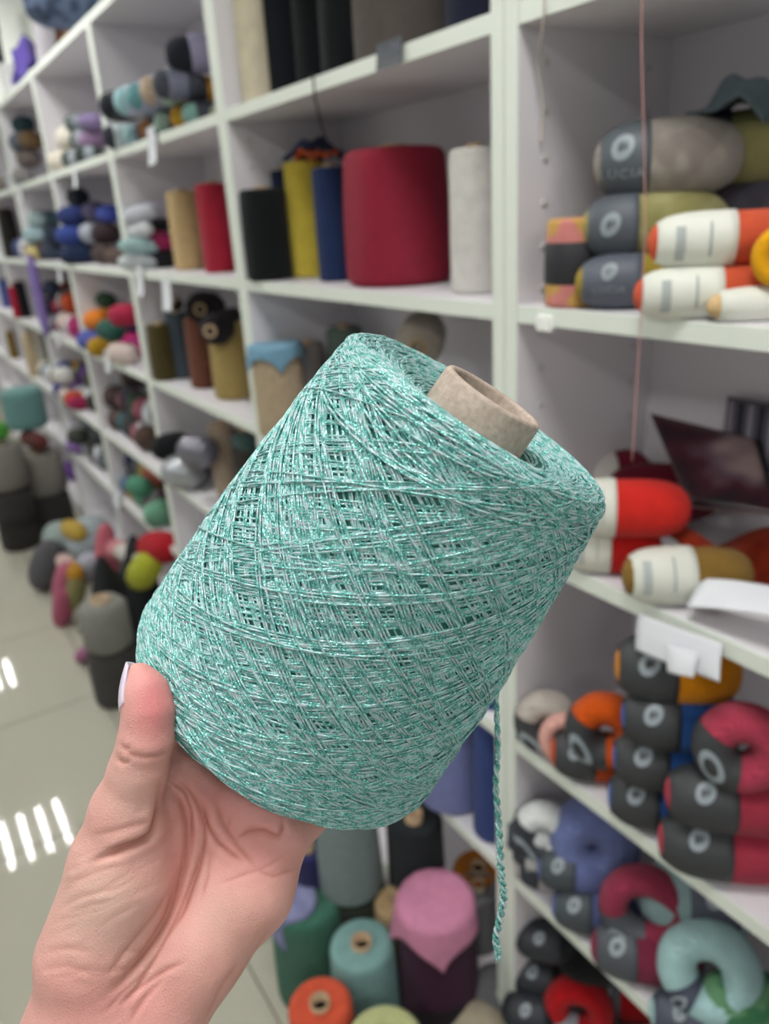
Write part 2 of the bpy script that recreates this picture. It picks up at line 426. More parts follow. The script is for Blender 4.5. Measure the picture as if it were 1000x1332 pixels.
def price_tag(px, py, wp, hp, label, y=-.006, col='eef0f4', tilt=.06, group='paper tags on the shelf edges', text=None, tcol=None):
    P = at_y(px, py, y); s = depth(P)/F; wd, ht = wp*s*1.5, hp*s*1.06
    V, Fc = [], []
    n = 6
    for k in range(n+1):
        z = ht*(.5-k/n); bend = -.10*(k/n)**2*ht
        for x in (-.5, .5): V.append((x*wd, bend, z + x*wd*tilt))
    Fc = [(2*k, 2*k+1, 2*k+3, 2*k+2) for k in range(n)]
    if text:
        o = tag(empty('shelf_tag', tuple(P)), label, 'tag', group)
        c = obj('card', V, Fc, plain(col, .5), o, False)
        TV, TF = text_mesh(text); k = wd*.86/(TV[:, 0].max()-TV[:, 0].min())
        obj('lettering', [(v[0]*k, -.0022, v[1]*k+ht*.12) for v in TV], TF, plain(tcol, .5), o, False)
    else:
        c = o = obj('price_tag', V, Fc, PAPER, None, False, tuple(P)); tag(o, label, 'paper tag', group)
    md = c.modifiers.new('thick', 'SOLIDIFY'); md.thickness = .0006
    return o

# ================================================================== the mint cone held in the hand
KS = 1.08
CB = at_d(377.4, 902.4, .2962*KS)                       # centre of the cone's base
CA = cos(.9816)*cos(.3236)*RT + sin(.9816)*cos(.3236)*UP - sin(.3236)*FW
EF = FW - (FW @ CA)*CA; EF /= np.linalg.norm(EF); ER = np.cross(EF, CA)
RB, RTOP, HC = .0627*KS, .0502*KS, .1305*KS
M_CONE = Matrix(((ER[0], EF[0], CA[0], CB[0]), (ER[1], EF[1], CA[1], CB[1]), (ER[2], EF[2], CA[2], CB[2]), (0, 0, 0, 1)))
prof = []
b0, b1 = .0050, .0058
for r_ in (.030, .045, .058): prof.append((r_, .0006))
for k in range(7): a = pi/2*k/6; prof.append((RB-b0+b0*sin(a), b0-b0*cos(a)))
for k in range(1, 14):
    tt = k/14; prof.append((RB+(RTOP-RB)*tt + .0022*sin(pi*tt), b0+(HC-b0-b1)*tt))
for k in range(7): a = pi/2*k/6; prof.append((RTOP-b1+b1*cos(a), HC-b1+b1*sin(a)))
prof += [(RTOP-.014, HC-.0012), (RTOP-.022, HC-.0035), (.0215, HC-.006)]
prof = np.array(prof)
S = np.concatenate([[0], np.cumsum(np.hypot(*np.diff(prof, axis=0).T))]); SL = S[-1]
sA = S[5]; sB = S[-2]
def on_surface(s, phi, off):
    r_ = np.interp(s, S, prof[:, 0]); h_ = np.interp(s, S, prof[:, 1])
    d = 4e-4
    dr = np.interp(s+d, S, prof[:, 0])-np.interp(s-d, S, prof[:, 0]); dh = np.interp(s+d, S, prof[:, 1])-np.interp(s-d, S, prof[:, 1])
    L = np.hypot(dr, dh)+1e-12; nr, nh = dh/L, -dr/L
    r2 = r_+off*nr; h2 = h_+off*nh
    return np.stack([r2*np.cos(phi), r2*np.sin(phi), h2], -1)

# metallic lurex yarn: silver-grey thread with glittering teal foil
lur, t, b = base_mat('lurex_yarn')
uv = nd(t, 'ShaderNodeUVMap'); sx = nd(t, 'ShaderNodeSeparateXYZ'); t.links.new(uv.outputs[0], sx.inputs[0])
co = nd(t, 'ShaderNodeTexCoord')
m1 = nd(t, 'ShaderNodeMath', operation='MULTIPLY_ADD'); m1.inputs[1].default_value = 130.0; t.links.new(sx.outputs[0], m1.inputs[0]); t.links.new(sx.outputs[1], m1.inputs[2])
m2 = nd(t, 'ShaderNodeMath', operation='MULTIPLY'); m2.inputs[1].default_value = 2*pi; t.links.new(m1.outputs[0], m2.inputs[0])
m3 = nd(t, 'ShaderNodeMath', operation='SINE'); t.links.new(m2.outputs[0], m3.inputs[0])
nz = nd(t, 'ShaderNodeTexNoise'); nz.inputs['Scale'].default_value = 900; nz.inputs['Detail'].default_value = 2; t.links.new(co.outputs['Object'], nz.inputs['Vector'])
m4 = nd(t, 'ShaderNodeMath', operation='MULTIPLY_ADD'); m4.inputs[1].default_value = .30; m4.inputs[2].default_value = 0.0; t.links.new(m3.outputs[0], m4.inputs[0])
m5 = nd(t, 'ShaderNodeMath', operation='ADD'); t.links.new(m4.outputs[0], m5.inputs[0]); t.links.new(nz.outputs['Fac'], m5.inputs[1])
mr = nd(t, 'ShaderNodeMapRange'); mr.inputs[1].default_value = .36; mr.inputs[2].default_value = .66; t.links.new(m5.outputs[0], mr.inputs[0])
mx = nd(t, 'ShaderNodeMix', data_type='RGBA'); mx.inputs[6].default_value = lin('bccfd4'); mx.inputs[7].default_value = lin('5ba5a0')
t.links.new(mr.outputs[0], mx.inputs[0])
vo = nd(t, 'ShaderNodeTexVoronoi'); vo.inputs['Scale'].default_value = 2300; t.links.new(co.outputs['Object'], vo.inputs['Vector'])
sc = nd(t, 'ShaderNodeSeparateColor'); t.links.new(vo.outputs['Color'], sc.inputs[0])
gt = nd(t, 'ShaderNodeMath', operation='GREATER_THAN'); gt.inputs[1].default_value = .78; t.links.new(sc.outputs[2], gt.inputs[0])
mg = nd(t, 'ShaderNodeMix', data_type='RGBA'); mg.inputs[7].default_value = lin('9fe9e0'); t.links.new(mx.outputs[2], mg.inputs[6]); t.links.new(gt.outputs[0], mg.inputs[0])
t.links.new(mg.outputs[2], b.inputs['Base Color'])
ge = nd(t, 'ShaderNodeNewGeometry')
vs = nd(t, 'ShaderNodeVectorMath', operation='SUBTRACT'); vs.inputs[1].default_value = (.5, .5, .5); t.links.new(vo.outputs['Color'], vs.inputs[0])
vk = nd(t, 'ShaderNodeVectorMath', operation='SCALE'); vk.inputs['Scale'].default_value = .7; t.links.new(vs.outputs[0], vk.inputs[0])
va = nd(t, 'ShaderNodeVectorMath', operation='ADD'); t.links.new(vk.outputs[0], va.inputs[0]); t.links.new(ge.outputs['Normal'], va.inputs[1])
vn = nd(t, 'ShaderNodeVectorMath', operation='NORMALIZE'); t.links.new(va.outputs[0], vn.inputs[0]); t.links.new(vn.outputs[0], b.inputs['Normal'])
mm = nd(t, 'ShaderNodeMath', operation='MULTIPLY_ADD'); mm.inputs[1].default_value = .6; mm.inputs[2].default_value = .05; t.links.new(gt.outputs[0], mm.inputs[0]); t.links.new(mm.outputs[0], b.inputs['Metallic'])
mr2 = nd(t, 'ShaderNodeMath', operation='MULTIPLY_ADD'); mr2.inputs[1].default_value = -.26; mr2.inputs[2].default_value = .55; t.links.new(gt.outputs[0], mr2.inputs[0]); t.links.new(mr2.outputs[0], b.inputs['Roughness'])

def strands_mesh(name, paths, rad, ns, mat):
    """many swept tubes in one mesh, UV = (length in m, turn)"""
    VV, FF, UU = [], [], []; base = 0
    for P, rr in paths:
        n = len(P); T = np.gradient(P, axis=0); T /= np.linalg.norm(T, axis=1)[:, None]
        ref = P - np.array([0, 0, 1])*P[:, 2:3]; ref[:, 2] += .02
        A = ref - (ref*T).sum(1)[:, None]*T; A /= np.linalg.norm(A, axis=1)[:, None]; B = np.cross(T, A)
        an = 2*pi*np.arange(ns)/ns
        V = P[:, None, :] + rr*(np.cos(an)[None, :, None]*A[:, None, :] + np.sin(an)[None, :, None]*B[:, None, :])
        VV.append(V.reshape(-1, 3))
        i, k = np.meshgrid(np.arange(n-1), np.arange(ns), indexing='ij'); k2 = (k+1) % ns
        FF.append((np.stack([i*ns+k, i*ns+k2, (i+1)*ns+k2, (i+1)*ns+k], -1)+base).reshape(-1, 4))
        L = np.concatenate([[0], np.cumsum(np.linalg.norm(np.diff(P, axis=0), axis=1))])
        UU.append(np.stack([np.stack([L[i], k/ns], -1), np.stack([L[i], (k+1)/ns], -1), np.stack([L[i+1], (k+1)/ns], -1), np.stack([L[i+1], k/ns], -1)], 2).reshape(-1, 2))
        base += n*ns
    V = np.concatenate(VV); Fq = np.concatenate(FF); U = np.concatenate(UU)
    me = bpy.data.meshes.new(name); me.vertices.add(len(V)); me.vertices.foreach_set('co', V.ravel())
    me.loops.add(Fq.size); me.loops.foreach_set('vertex_index', Fq.ravel().astype(np.int32))
    me.polygons.add(len(Fq)); me.polygons.foreach_set('loop_start', np.arange(0, Fq.size, 4, dtype=np.int32))
    me.update(calc_edges=True); me.validate()
    ul = me.uv_layers.new(name='UVMap'); ul.data.foreach_set('uv', U.ravel())
    me.polygons.foreach_set('use_smooth', [True]*len(me.polygons)); me.materials.append(mat)
    return me

hero = tag(empty('yarn_cone', mat=M_CONE), 'large mint green metallic yarn cone held up by the hand', 'yarn cone')
V, Fc = lathe([(r_-.0008, h_) for r_, h_ in prof], 96)
obj('winding_core', V, Fc, plain('2f7468', .7, .2, 400), hero)
rng = np.random.default_rng(3)
paths = []
for dr in (1, -1):
    NG = 58
    for g in range(NG):
        ph0 = 2*pi*(g+rng.uniform(-.35, .35))/NG; lay = rng.uniform(-.0004, .0005); cnt = rng.integers(4, 7)
        turns = rng.uniform(.62, 1.05); e0 = sA + rng.uniform(-.004, .012)*1; e1 = sB - rng.uniform(0, .014)
        for q in range(cnt):
            t_ = np.linspace(0, 1, 96)
            ts = t_ - .62*np.sin(2*pi*t_)/(2*pi)
            s_ = e0 + (e1-e0)*ts + .0006*np.sin(11*t_+g)
            ph = ph0 + (q-cnt/2)*.0205 + dr*turns*2*pi*t_ + .012*np.sin(6*t_*pi+g*1.7+q)
            of = lay + .00035*np.sin(37*t_+q*2.1+g) + rng.uniform(-.00018, .00018)
            paths.append((on_surface(s_, ph, of), rng.uniform(.00032, .00043)))
    NB = 210
    for g in range(NB):
        t_ = np.linspace(0, 1, 90); ts = t_ - .62*np.sin(2*pi*t_)/(2*pi)
        ph = 2*pi*(g+rng.uniform(-.3, .3))/NB + dr*2*pi*t_*rng.uniform(.97, 1.03)
        paths.append((on_surface(sA-.003+(sB-sA+.002)*ts, ph, -.0003+.0002*np.sin(25*t_+g)), .00042))
# a few late wraps lying across the rest
for g in range(12):
    ph0 = rng.uniform(0, 2*pi); t_ = np.linspace(0, 1, 110); turns = rng.uniform(.55, 1.5)*rng.choice([-1, 1])
    s_ = sA+.004 + (sB-sA-.016)*(t_ - .6*np.sin(2*pi*t_)/(2*pi))
    paths.append((on_surface(s_, ph0+turns*2*pi*t_, .0007+.0003*np.sin(20*t_)), .0004))
for g in range(40):
    t_ = np.linspace(0, 1, 70); c0 = sB-.006 + (SL-sB+.005)*rng.uniform(0, 1); ph = rng.uniform(0, 6.28)+2*pi*rng.uniform(.6, 1)*t_
    paths.append((on_surface(np.clip(c0+.002*np.sin(2*pi*t_+g), 0, SL-.0006), ph, rng.uniform(0, .0006)), .00045))
# wraps crowding round the shoulder and the dished top
for g in range(46):
    t_ = np.linspace(0, 1, 90); c0 = rng.uniform(sB-.034, sB-.002); am = rng.uniform(.002, .010)
    ph = rng.uniform(0, 6.28)+2*pi*rng.uniform(.5, .95)*t_
    paths.append((on_surface(np.clip(c0+am*np.sin(2*pi*t_+g), 0, SL-.001), ph, rng.uniform(.0001, .0009)), .00045))
sto = bpy.data.objects.new('wound_strands', strands_mesh('wound_strands', paths, None, 5, lur)); COL.objects.link(sto); sto.parent = hero
sto['kind'] = 'stuff'
# cardboard tube
tr0 = .0183*KS; zt = HC+.0076
tube = [(tr0*1.06, HC-.03), (tr0, zt-.0012), (tr0-.0008, zt), (tr0-.0028, zt), (tr0-.0035, zt-.0012), (tr0-.0028, HC-.05), (tr0-.001, .004)]
tcm, t, b = base_mat('cardboard')
co = nd(t, 'ShaderNodeTexCoord'); n1 = nd(t, 'ShaderNodeTexNoise'); n1.inputs['Scale'].default_value = 420; n1.inputs['Detail'].default_value = 5
n2 = nd(t, 'ShaderNodeTexNoise'); n2.inputs['Scale'].default_value = 60
t.links.new(co.outputs['Object'], n1.inputs['Vector']); t.links.new(co.outputs['Object'], n2.inputs['Vector'])
mx = nd(t, 'ShaderNodeMix', data_type='RGBA'); mx.inputs[6].default_value = lin('9d8a7e'); mx.inputs[7].default_value = lin('c9b8ab')
ad = nd(t, 'ShaderNodeMath', operation='MULTIPLY_ADD'); ad.inputs[1].default_value = .5; t.links.new(n1.outputs['Fac'], ad.inputs[0]); 
mq = nd(t, 'ShaderNodeMath', operation='MULTIPLY'); mq.inputs[1].default_value = .5; t.links.new(n2.outputs['Fac'], mq.inputs[0]); t.links.new(mq.outputs[0], ad.inputs[2])
mrr = nd(t, 'ShaderNodeMapRange'); mrr.inputs[1].default_value = .3; mrr.inputs[2].default_value = .7; t.links.new(ad.outputs[0], mrr.inputs[0])
t.links.new(mrr.outputs[0], mx.inputs[0]); t.links.new(mx.outputs[2], b.inputs['Base Color']); b.inputs['Roughness'].default_value = .9
bp = nd(t, 'ShaderNodeBump'); bp.inputs['Strength'].default_value = .35; bp.inputs['Distance'].default_value = .0006; t.links.new(n1.outputs['Fac'], bp.inputs['Height']); t.links.new(bp.outputs['Normal'], b.inputs['Normal'])
tag(obj('tube', *lathe(tube, 64, False), tcm, hero), 'beige cardboard tube')
# the loose end: leaves the cone at its right side and hangs down, plied back on itself below
P0 = at_d(640, 872, .300); tl = []
TAIL = [(640, 868, .300, .0), (645, 885, .299, .2), (646, 930, .2985, .5), (648, 975, .298, .6), (644, 1020, .298, .7), (648, 1060, .298, .8), (650, 1100, .298, 1), (652, 1140, .298, 1), (656, 1165, .298, 1), (650, 1195, .298, 1), (644, 1222, .298, 1), (648, 1238, .298, .9), (647, 1248, .298, .6)]
TA = np.array(TAIL); tt = np.linspace(0, 1, 300); kn = np.linspace(0, 1, len(TA))
def smooth_interp(x):
    y = np.interp(tt, kn, x); k = np.ones(21)/21; return np.convolve(np.pad(y, 10, mode='edge'), k, 'valid')
cx_, cy_, cz_, cw_ = (smooth_interp(TA[:, i]) for i in range(4))
ctr = np.array([at_d(x, y, z) for x, y, z in zip(cx_, cy_, cz_)])
Mi = np.array(M_CONE.inverted())
loc = lambda P: P @ Mi[:3, :3].T + Mi[:3, 3]
tails = []
for k in range(2):
    an = 2*pi*np.linspace(0, 17, 300) + pi*k; rr = .00015+.00075*cw_
    Pw = ctr + (rr*np.cos(an))[:, None]*RT + (rr*np.sin(an))[:, None]*FW
    tails.append((loc(Pw), .0007))
tl = bpy.data.objects.new('loose_end', strands_mesh('loose_end', tails, None, 8, lur)); COL.objects.link(tl); tl.parent = hero
fz = []
for k in range(7):
    p = at_d(647+random.uniform(-3, 3), 1236+random.uniform(-8, 10), .298); q = np.array([random.uniform(-1, 1), random.uniform(-1, 1), random.uniform(-1.2, .2)])*.003
    s_ = np.linspace(0, 1, 8)[:, None]; fz.append((loc(p + q*s_ + np.array([.0012, 0, -.001])*(s_*s_)), .00007))
fo = bpy.data.objects.new('frayed_fibres', strands_mesh('frayed_fibres', fz, None, 4, lur)); COL.objects.link(fo); fo.parent = hero

# ================================================================== the hand (one continuous skin)
def cpt(px, py, d): return np.array([(px-500)/F*d, (py-666)/F*d, d])         # camera frame: right, down, forward
def from_cone(e, f_, h): 
    P = CB + (e*ER + f_*EF + h*CA)/1000 - CAM; return np.array([P @ RT, -(P @ UP), P @ FW])
SEG = []                                       # (A, B, rA, rB, blend, group)
def chain(pts, k):
    for (A, ra), (B, rb) in zip(pts, pts[1:]): SEG.append((np.asarray(A), np.asarray(B), ra, rb, k))
mm = .001
# thumb
chain([(cpt(120, 1235, .266), 17*mm), (cpt(146, 1120, .264), 14*mm), (cpt(163, 1055, .262), 11.4*mm), (cpt(181, 1000, .2595), 9.4*mm), (cpt(190, 962, .2575), 8.6*mm), (cpt(193, 925, .2575), 8.0*mm), (cpt(188, 900, .259), 7.3*mm), (cpt(180, 882, .2605), 5.2*mm)], 3.5*mm)
# palm rays
KI, KM, KR, KP = cpt(247, 998, .280), cpt(297, 1034, .281), cpt(339, 1060, .281), cpt(371, 1088, .279)
chain([(cpt(105, 1330, .266), 16*mm), (cpt(190, 1150, .281), 12*mm), (KI, 9.6*mm)], 9*mm)
chain([(cpt(140, 1330, .268), 17*mm), (cpt(240, 1150, .285), 12.5*mm), (KM, 10*mm)], 9*mm)
chain([(cpt(180, 1330, .268), 16*mm), (cpt(285, 1165, .282), 12*mm), (KR, 9.8*mm)], 9*mm)
chain([(cpt(207, 1330, .267), 15*mm), (cpt(262, 1235, .272), 14*mm), (cpt(328, 1160, .275), 13*mm), (KP, 9.2*mm)], 9*mm)
# thenar mound and web
chain([(cpt(120, 1250, .263), 17*mm), (cpt(160, 1150, .264), 13.5*mm), (cpt(178, 1090, .268), 10*mm)], 8*mm)
chain([(cpt(196, 1060, .277), 8*mm), (cpt(232, 1000, .282), 8.5*mm)], 7*mm)
chain([(cpt(214, 1035, .276), 6.5*mm), (cpt(222, 985, .281), 7.5*mm)], 6*mm)
# forearm
chain([(cpt(150, 1330, .267), 19*mm), (cpt(95, 1490, .262), 22*mm), (np.array([-.130, .285, .243]), 27*mm), (np.array([-.170, .385, .215]), 34*mm)], 12*mm)
chain([(cpt(110, 1340, .265), 18*mm), (cpt(45, 1490, .260), 21*mm), (np.array([-.150, .285, .240]), 25*mm), (np.array([-.188, .385, .213]), 32*mm)], 12*mm)
# fingers lie under the base of the cone and support it
def finger(K, rk, pts): chain([(K, rk)] + [(from_cone(e, f_, -(r_+.6)), r_*mm) for e, f_, r_ in pts], 1.8*mm)
finger(KI, 9.4*mm, [(-16, -22, 9.0), (-13.5, -2, 8.6), (-12.5, 10, 8.0), (-11.5, 22, 7.8), (-10.5, 36, 7.2), (-10, 42, 6.2)])
finger(KM, 9.8*mm, [(2, -24, 9.2), (4, 0, 8.8), (4.6, 13, 8.2), (5, 27, 8.0), (5, 41, 7.4), (5, 48, 6.4)])
finger(KR, 9.4*mm, [(19, -24, 8.8), (21, -3, 8.4), (22, 9, 7.8), (22.5, 22, 7.6), (22.5, 35, 7.0), (22.5, 41, 6.0)])
finger(KP, 8.8*mm, [(34, -25, 8.0), (37.5, -10, 7.4), (38.8, -1, 6.9), (39.8, 9, 6.7), (40.5, 19, 6.2), (40.8, 24, 5.4)])
def sdf(P):
    """smooth union of round-cone segments"""
    num = None
    for A, B, ra, rb, k in SEG:
        ab = B-A; t_ = np.clip(((P-A) @ ab)/(ab @ ab), 0, 1)
        d = np.linalg.norm(P-A-t_[:, None]*ab, axis=1) - (ra+(rb-ra)*t_)
        if num is None: num = d
        else:
            h = np.maximum(k-np.abs(num-d), 0)/k; num = np.minimum(num, d)-h*h*k*.25
    return num
lo = np.min([np.minimum(a, b_)-max(ra, rb) for a, b_, ra, rb, _ in SEG], axis=0)-.006
hi = np.max([np.maximum(a, b_)+max(ra, rb) for a, b_, ra, rb, _ in SEG], axis=0)+.006
RES = .00062; Q = 5; YS = .186; STR = 5.0                # below the wrist the grid is stretched along the arm
def gpos(g):
    p = lo + g*RES; y = p[:, 1]; p[:, 1] = np.where(y > YS, YS+(y-YS)*STR, y); return p
hi[1] = YS + (hi[1]-YS)/STR
nc = np.ceil((hi-lo)/(RES*Q)).astype(int)+1
gc = np.stack(np.meshgrid(*[np.arange(n) for n in nc], indexing='ij'), -1).reshape(-1, 3)
pc_ = gpos((gc+.5)*Q); dc = sdf(pc_).reshape(nc)
act = np.abs(dc) < RES*Q*1.4*np.where(pc_[:, 1] > YS-.004, 3.2, 1.0).reshape(nc)
D = np.repeat(np.repeat(np.repeat(np.where(dc > 0, 1.0, -1.0), Q, 0), Q, 1), Q, 2).astype(np.float32)
am = np.repeat(np.repeat(np.repeat(act, Q, 0), Q, 1), Q, 2)
idx = np.argwhere(am)
for s0 in range(0, len(idx), 400000):
    ii = idx[s0:s0+400000]; D[ii[:, 0], ii[:, 1], ii[:, 2]] = sdf(gpos(ii+.5))
D[D == 0] = 1e-7
def surface_nets(D):
    sg = D < 0; nx, ny, nz_ = [n-1 for n in D.shape]
    cnt = np.zeros((nx, ny, nz_), np.int8)
    corners = [(i, j, k) for i in (0, 1) for j in (0, 1) for k in (0, 1)]
    for i, j, k in corners: cnt += sg[i:i+nx, j:j+ny, k:k+nz_]
    cells = np.argwhere((cnt > 0) & (cnt < 8)); vid = -np.ones((nx, ny, nz_), np.int64)
    vid[tuple(cells.T)] = np.arange(len(cells))
    acc = np.zeros((len(cells), 3)); n = np.zeros(len(cells))
    for a in corners:
        for ax in range(3):
            if a[ax]: continue
            c2 = list(a); c2[ax] = 1
            da = D[tuple((cells+np.array(a)).T)]; db = D[tuple((cells+np.array(c2)).T)]
            m = (da < 0) != (db < 0); tq = np.where(m, da/(da-db+1e-12), 0)
            p = np.array(a)[None]+np.zeros((len(cells), 3)); p[:, ax] += tq
            acc += p*m[:, None]; n += m
    V = cells + acc/n[:, None]; Fq = []
    for ax in range(3):
        b1_, b2_ = (ax+1) % 3, (ax+2) % 3
        sl0 = [slice(None)]*3; sl1 = [slice(None)]*3; sl0[ax] = slice(0, -1); sl1[ax] = slice(1, None)
        ch = sg[tuple(sl0)] != sg[tuple(sl1)]; e = np.argwhere(ch)
        e = e[(e[:, b1_] > 0) & (e[:, b2_] > 0) & (e[:, b1_] < D.shape[b1_]-1) & (e[:, b2_] < D.shape[b2_]-1)]
        def cell(o1, o2): q = e.copy(); q[:, b1_] -= o1; q[:, b2_] -= o2; return vid[tuple(q.T)]
        quad = np.stack([cell(1, 1), cell(0, 1), cell(0, 0), cell(1, 0)], 1)
        flip = ~sg[tuple(e.T)]; quad[flip] = quad[flip][:, ::-1]; Fq.append(quad)
    Fq = np.concatenate(Fq); return V, Fq[(Fq >= 0).all(1)]
HV, HF = surface_nets(D)
HV = gpos(HV+.5)
# smooth a little, then fold the creases of thumb and palm into the skin
E_ = np.concatenate([HF[:, [0, 1]], HF[:, [1, 2]], HF[:, [2, 3]], HF[:, [3, 0]]])
for _ in range(7):
    acc = np.zeros_like(HV); n = np.zeros(len(HV))
    np.add.at(acc, E_[:, 0], HV[E_[:, 1]]); np.add.at(n, E_[:, 0], 1); np.add.at(acc, E_[:, 1], HV[E_[:, 0]]); np.add.at(n, E_[:, 1], 1)
    HV = HV + .5*(acc/n[:, None]-HV)
fn = np.cross(HV[HF[:, 2]]-HV[HF[:, 0]], HV[HF[:, 3]]-HV[HF[:, 1]]); VN = np.zeros_like(HV)
for k in range(4): np.add.at(VN, HF[:, k], fn)
VN /= np.linalg.norm(VN, axis=1)[:, None]+1e-12
hx = 500+F*HV[:, 0]/HV[:, 2]; hy = 666+F*HV[:, 1]/HV[:, 2]
front = np.clip(-(VN*(HV/np.linalg.norm(HV, axis=1)[:, None])).sum(1)*2.2, 0, 1)
CREASE = [  # (points, half width px, depth mm); taken on the palm side
 ([(209, 1022), (205, 1060), (199, 1082), (186, 1094), (150, 1110), (116, 1122)], 3.6, 1.7),
 ([(200, 1086), (170, 1096), (140, 1106)], 2.4, .7),
 ([(211, 1018), (231, 1034), (241, 1060), (243, 1095), (240, 1130), (226, 1185), (196, 1235), (165, 1270), (135, 1300)], 3.6, 1.35),
 ([(218, 1014), (240, 1030), (250, 1058), (248, 1110)], 2.6, .9),
 ([(222, 1010), (246, 1026), (262, 1058), (268, 1085), (262, 1120), (248, 1160), (238, 1190), (222, 1212)], 3.0, 1.0),
 ([(262, 1043), (268, 1072), (284, 1098), (300, 1110), (316, 1120)], 3.0, 1.1),
 ([(276, 1038), (290, 1074), (308, 1100), (336, 1132)], 4, .6),
 ([(367, 1064), (368, 1078), (362, 1088), (342, 1079), (320, 1082), (306, 1094)], 3.0, .9),
 ([(262, 1100), (256, 1130), (232, 1190), (206, 1240), (186, 1272), (170, 1300)], 2.6, .7),
 ([(226, 1150), (214, 1190), (190, 1230), (170, 1255)], 2.4, .5),
 ([(162, 975), (172, 982), (188, 985), (206, 983), (221, 976)], 2.6, .45),
 ([(153, 986), (160, 992), (170, 990)], 2.4, .5), ([(156, 968), (163, 974), (170, 973)], 2.4, .5),
 ([(116, 1088), (150, 1080), (180, 1072), (198, 1066)], 2.4, .3),
 ([(86, 1150), (120, 1136), (160, 1122)], 2.4, .28), ([(78, 1180), (110, 1165), (150, 1156), (185, 1135)], 2.4, .28), ([(70, 1200), (105, 1190), (140, 1180)], 2.2, .2),
 ([(150, 1312), (180, 1285), (215, 1262), (240, 1250)], 2.8, .6), ([(168, 1330), (188, 1298), (214, 1270)], 2.6, .5), ([(132, 1322), (160, 1290), (196, 1258)], 2.4, .35),
 ([(285, 1332), (300, 1290), (330, 1238), (352, 1205)], 3, .4), ([(264, 1332), (286, 1285), (310, 1250)], 2.4, .3), ([(48, 1262), (90, 1256), (130, 1270)], 2.6, .25), ([(52, 1240), (90, 1232), (120, 1240)], 2.4, .2),
 ([(140, 1270), (160, 1240), (200, 1190), (222, 1150)], 2.4, .35), ([(330, 1130), (355, 1140), (385, 1130)], 2.8, .4), ([(282, 1150), (310, 1140), (345, 1128), (372, 1110)], 2.6, .35),
 ([(275, 1108), (270, 1140), (262, 1170)], 2.4, .4), ([(300, 1060), (296, 1080), (300, 1100)], 2.6, .35)]
for k in range(26):       # fine wrinkles running over the thumb mound
    x0_, y0_ = 60+random.random()*110, 1120+random.random()*170; ln_ = 25+random.random()*45; sl = -.25-.5*random.random() if y0_ < 1230 else .1-.4*random.random()
    CREASE.append(([(x0_, y0_), (x0_+ln_/2, y0_+sl*ln_/2+random.uniform(-2, 2)), (x0_+ln_, y0_+sl*ln_)], 1.9, .13))
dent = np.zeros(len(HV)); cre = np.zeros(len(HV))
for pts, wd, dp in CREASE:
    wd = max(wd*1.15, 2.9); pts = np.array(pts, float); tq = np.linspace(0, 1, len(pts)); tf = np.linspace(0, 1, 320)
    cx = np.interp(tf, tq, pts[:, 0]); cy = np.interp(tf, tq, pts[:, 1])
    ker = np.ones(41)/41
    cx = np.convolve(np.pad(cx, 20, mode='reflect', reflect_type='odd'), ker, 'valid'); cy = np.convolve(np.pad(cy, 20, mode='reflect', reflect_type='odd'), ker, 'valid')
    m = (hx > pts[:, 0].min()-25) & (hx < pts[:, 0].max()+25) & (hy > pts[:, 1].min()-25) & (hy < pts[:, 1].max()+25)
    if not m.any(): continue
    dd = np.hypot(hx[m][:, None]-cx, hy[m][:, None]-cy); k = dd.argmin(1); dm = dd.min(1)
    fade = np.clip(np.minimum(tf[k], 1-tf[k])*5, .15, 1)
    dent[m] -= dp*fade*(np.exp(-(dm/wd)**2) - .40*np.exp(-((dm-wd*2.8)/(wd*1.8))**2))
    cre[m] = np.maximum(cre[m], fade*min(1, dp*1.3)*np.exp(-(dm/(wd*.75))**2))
HV2 = HV + VN*(dent*.001*front)[:, None]
for _ in range(3):
    acc = np.zeros_like(HV2); n = np.zeros(len(HV2))
    np.add.at(acc, E_[:, 0], HV2[E_[:, 1]]); np.add.at(n, E_[:, 0], 1); np.add.at(acc, E_[:, 1], HV2[E_[:, 0]]); np.add.at(n, E_[:, 1], 1)
    HV2 = HV2 + .5*(acc/n[:, None]-HV2)
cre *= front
# skin colour: pinker thumb pad, finger roots and heel; paler, yellower mound
def blob(x, y, rx, ry): return np.exp(-(((hx-x)/rx)**2+((hy-y)/ry)**2))
pink = np.clip(.95*blob(200, 915, 30, 55) + .45*blob(300, 1040, 75, 40) + .4*blob(340, 1110, 60, 40) + .35*blob(150, 1310, 90, 40)+.25*blob(230, 1130, 30, 80), 0, 1)
pale = np.clip(.8*blob(125, 1180, 60, 60) + .5*blob(170, 1030, 35, 40)+.35*blob(290, 1190, 40, 50), 0, 1)
Rm = np.array((RT, -UP, FW)); HW = HV2 @ Rm + CAM
me = bpy.data.meshes.new('hand'); me.from_pydata(HW.tolist(), [], HF.tolist()); me.update()
me.polygons.foreach_set('use_smooth', [True]*len(me.polygons))
at = me.color_attributes.new('skin', 'FLOAT_COLOR', 'POINT')
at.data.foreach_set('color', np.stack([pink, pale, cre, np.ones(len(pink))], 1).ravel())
skin, t, b = base_mat('skin')
ca = nd(t, 'ShaderNodeVertexColor', layer_name='skin'); sc_ = nd(t, 'ShaderNodeSeparateColor'); t.links.new(ca.outputs[0], sc_.inputs[0])
co = nd(t, 'ShaderNodeTexCoord')
nz = nd(t, 'ShaderNodeTexNoise'); nz.inputs['Scale'].default_value = 70; nz.inputs['Detail'].default_value = 4; t.links.new(co.outputs['Object'], nz.inputs['Vector'])
def mixc(fac, c0, c1):
    m = nd(t, 'ShaderNodeMix', data_type='RGBA')
    if isinstance(c0, str): m.inputs[6].default_value = lin(c0)
    else: t.links.new(c0, m.inputs[6])
    m.inputs[7].default_value = lin(c1); t.links.new(fac, m.inputs[0]); return m.outputs[2]
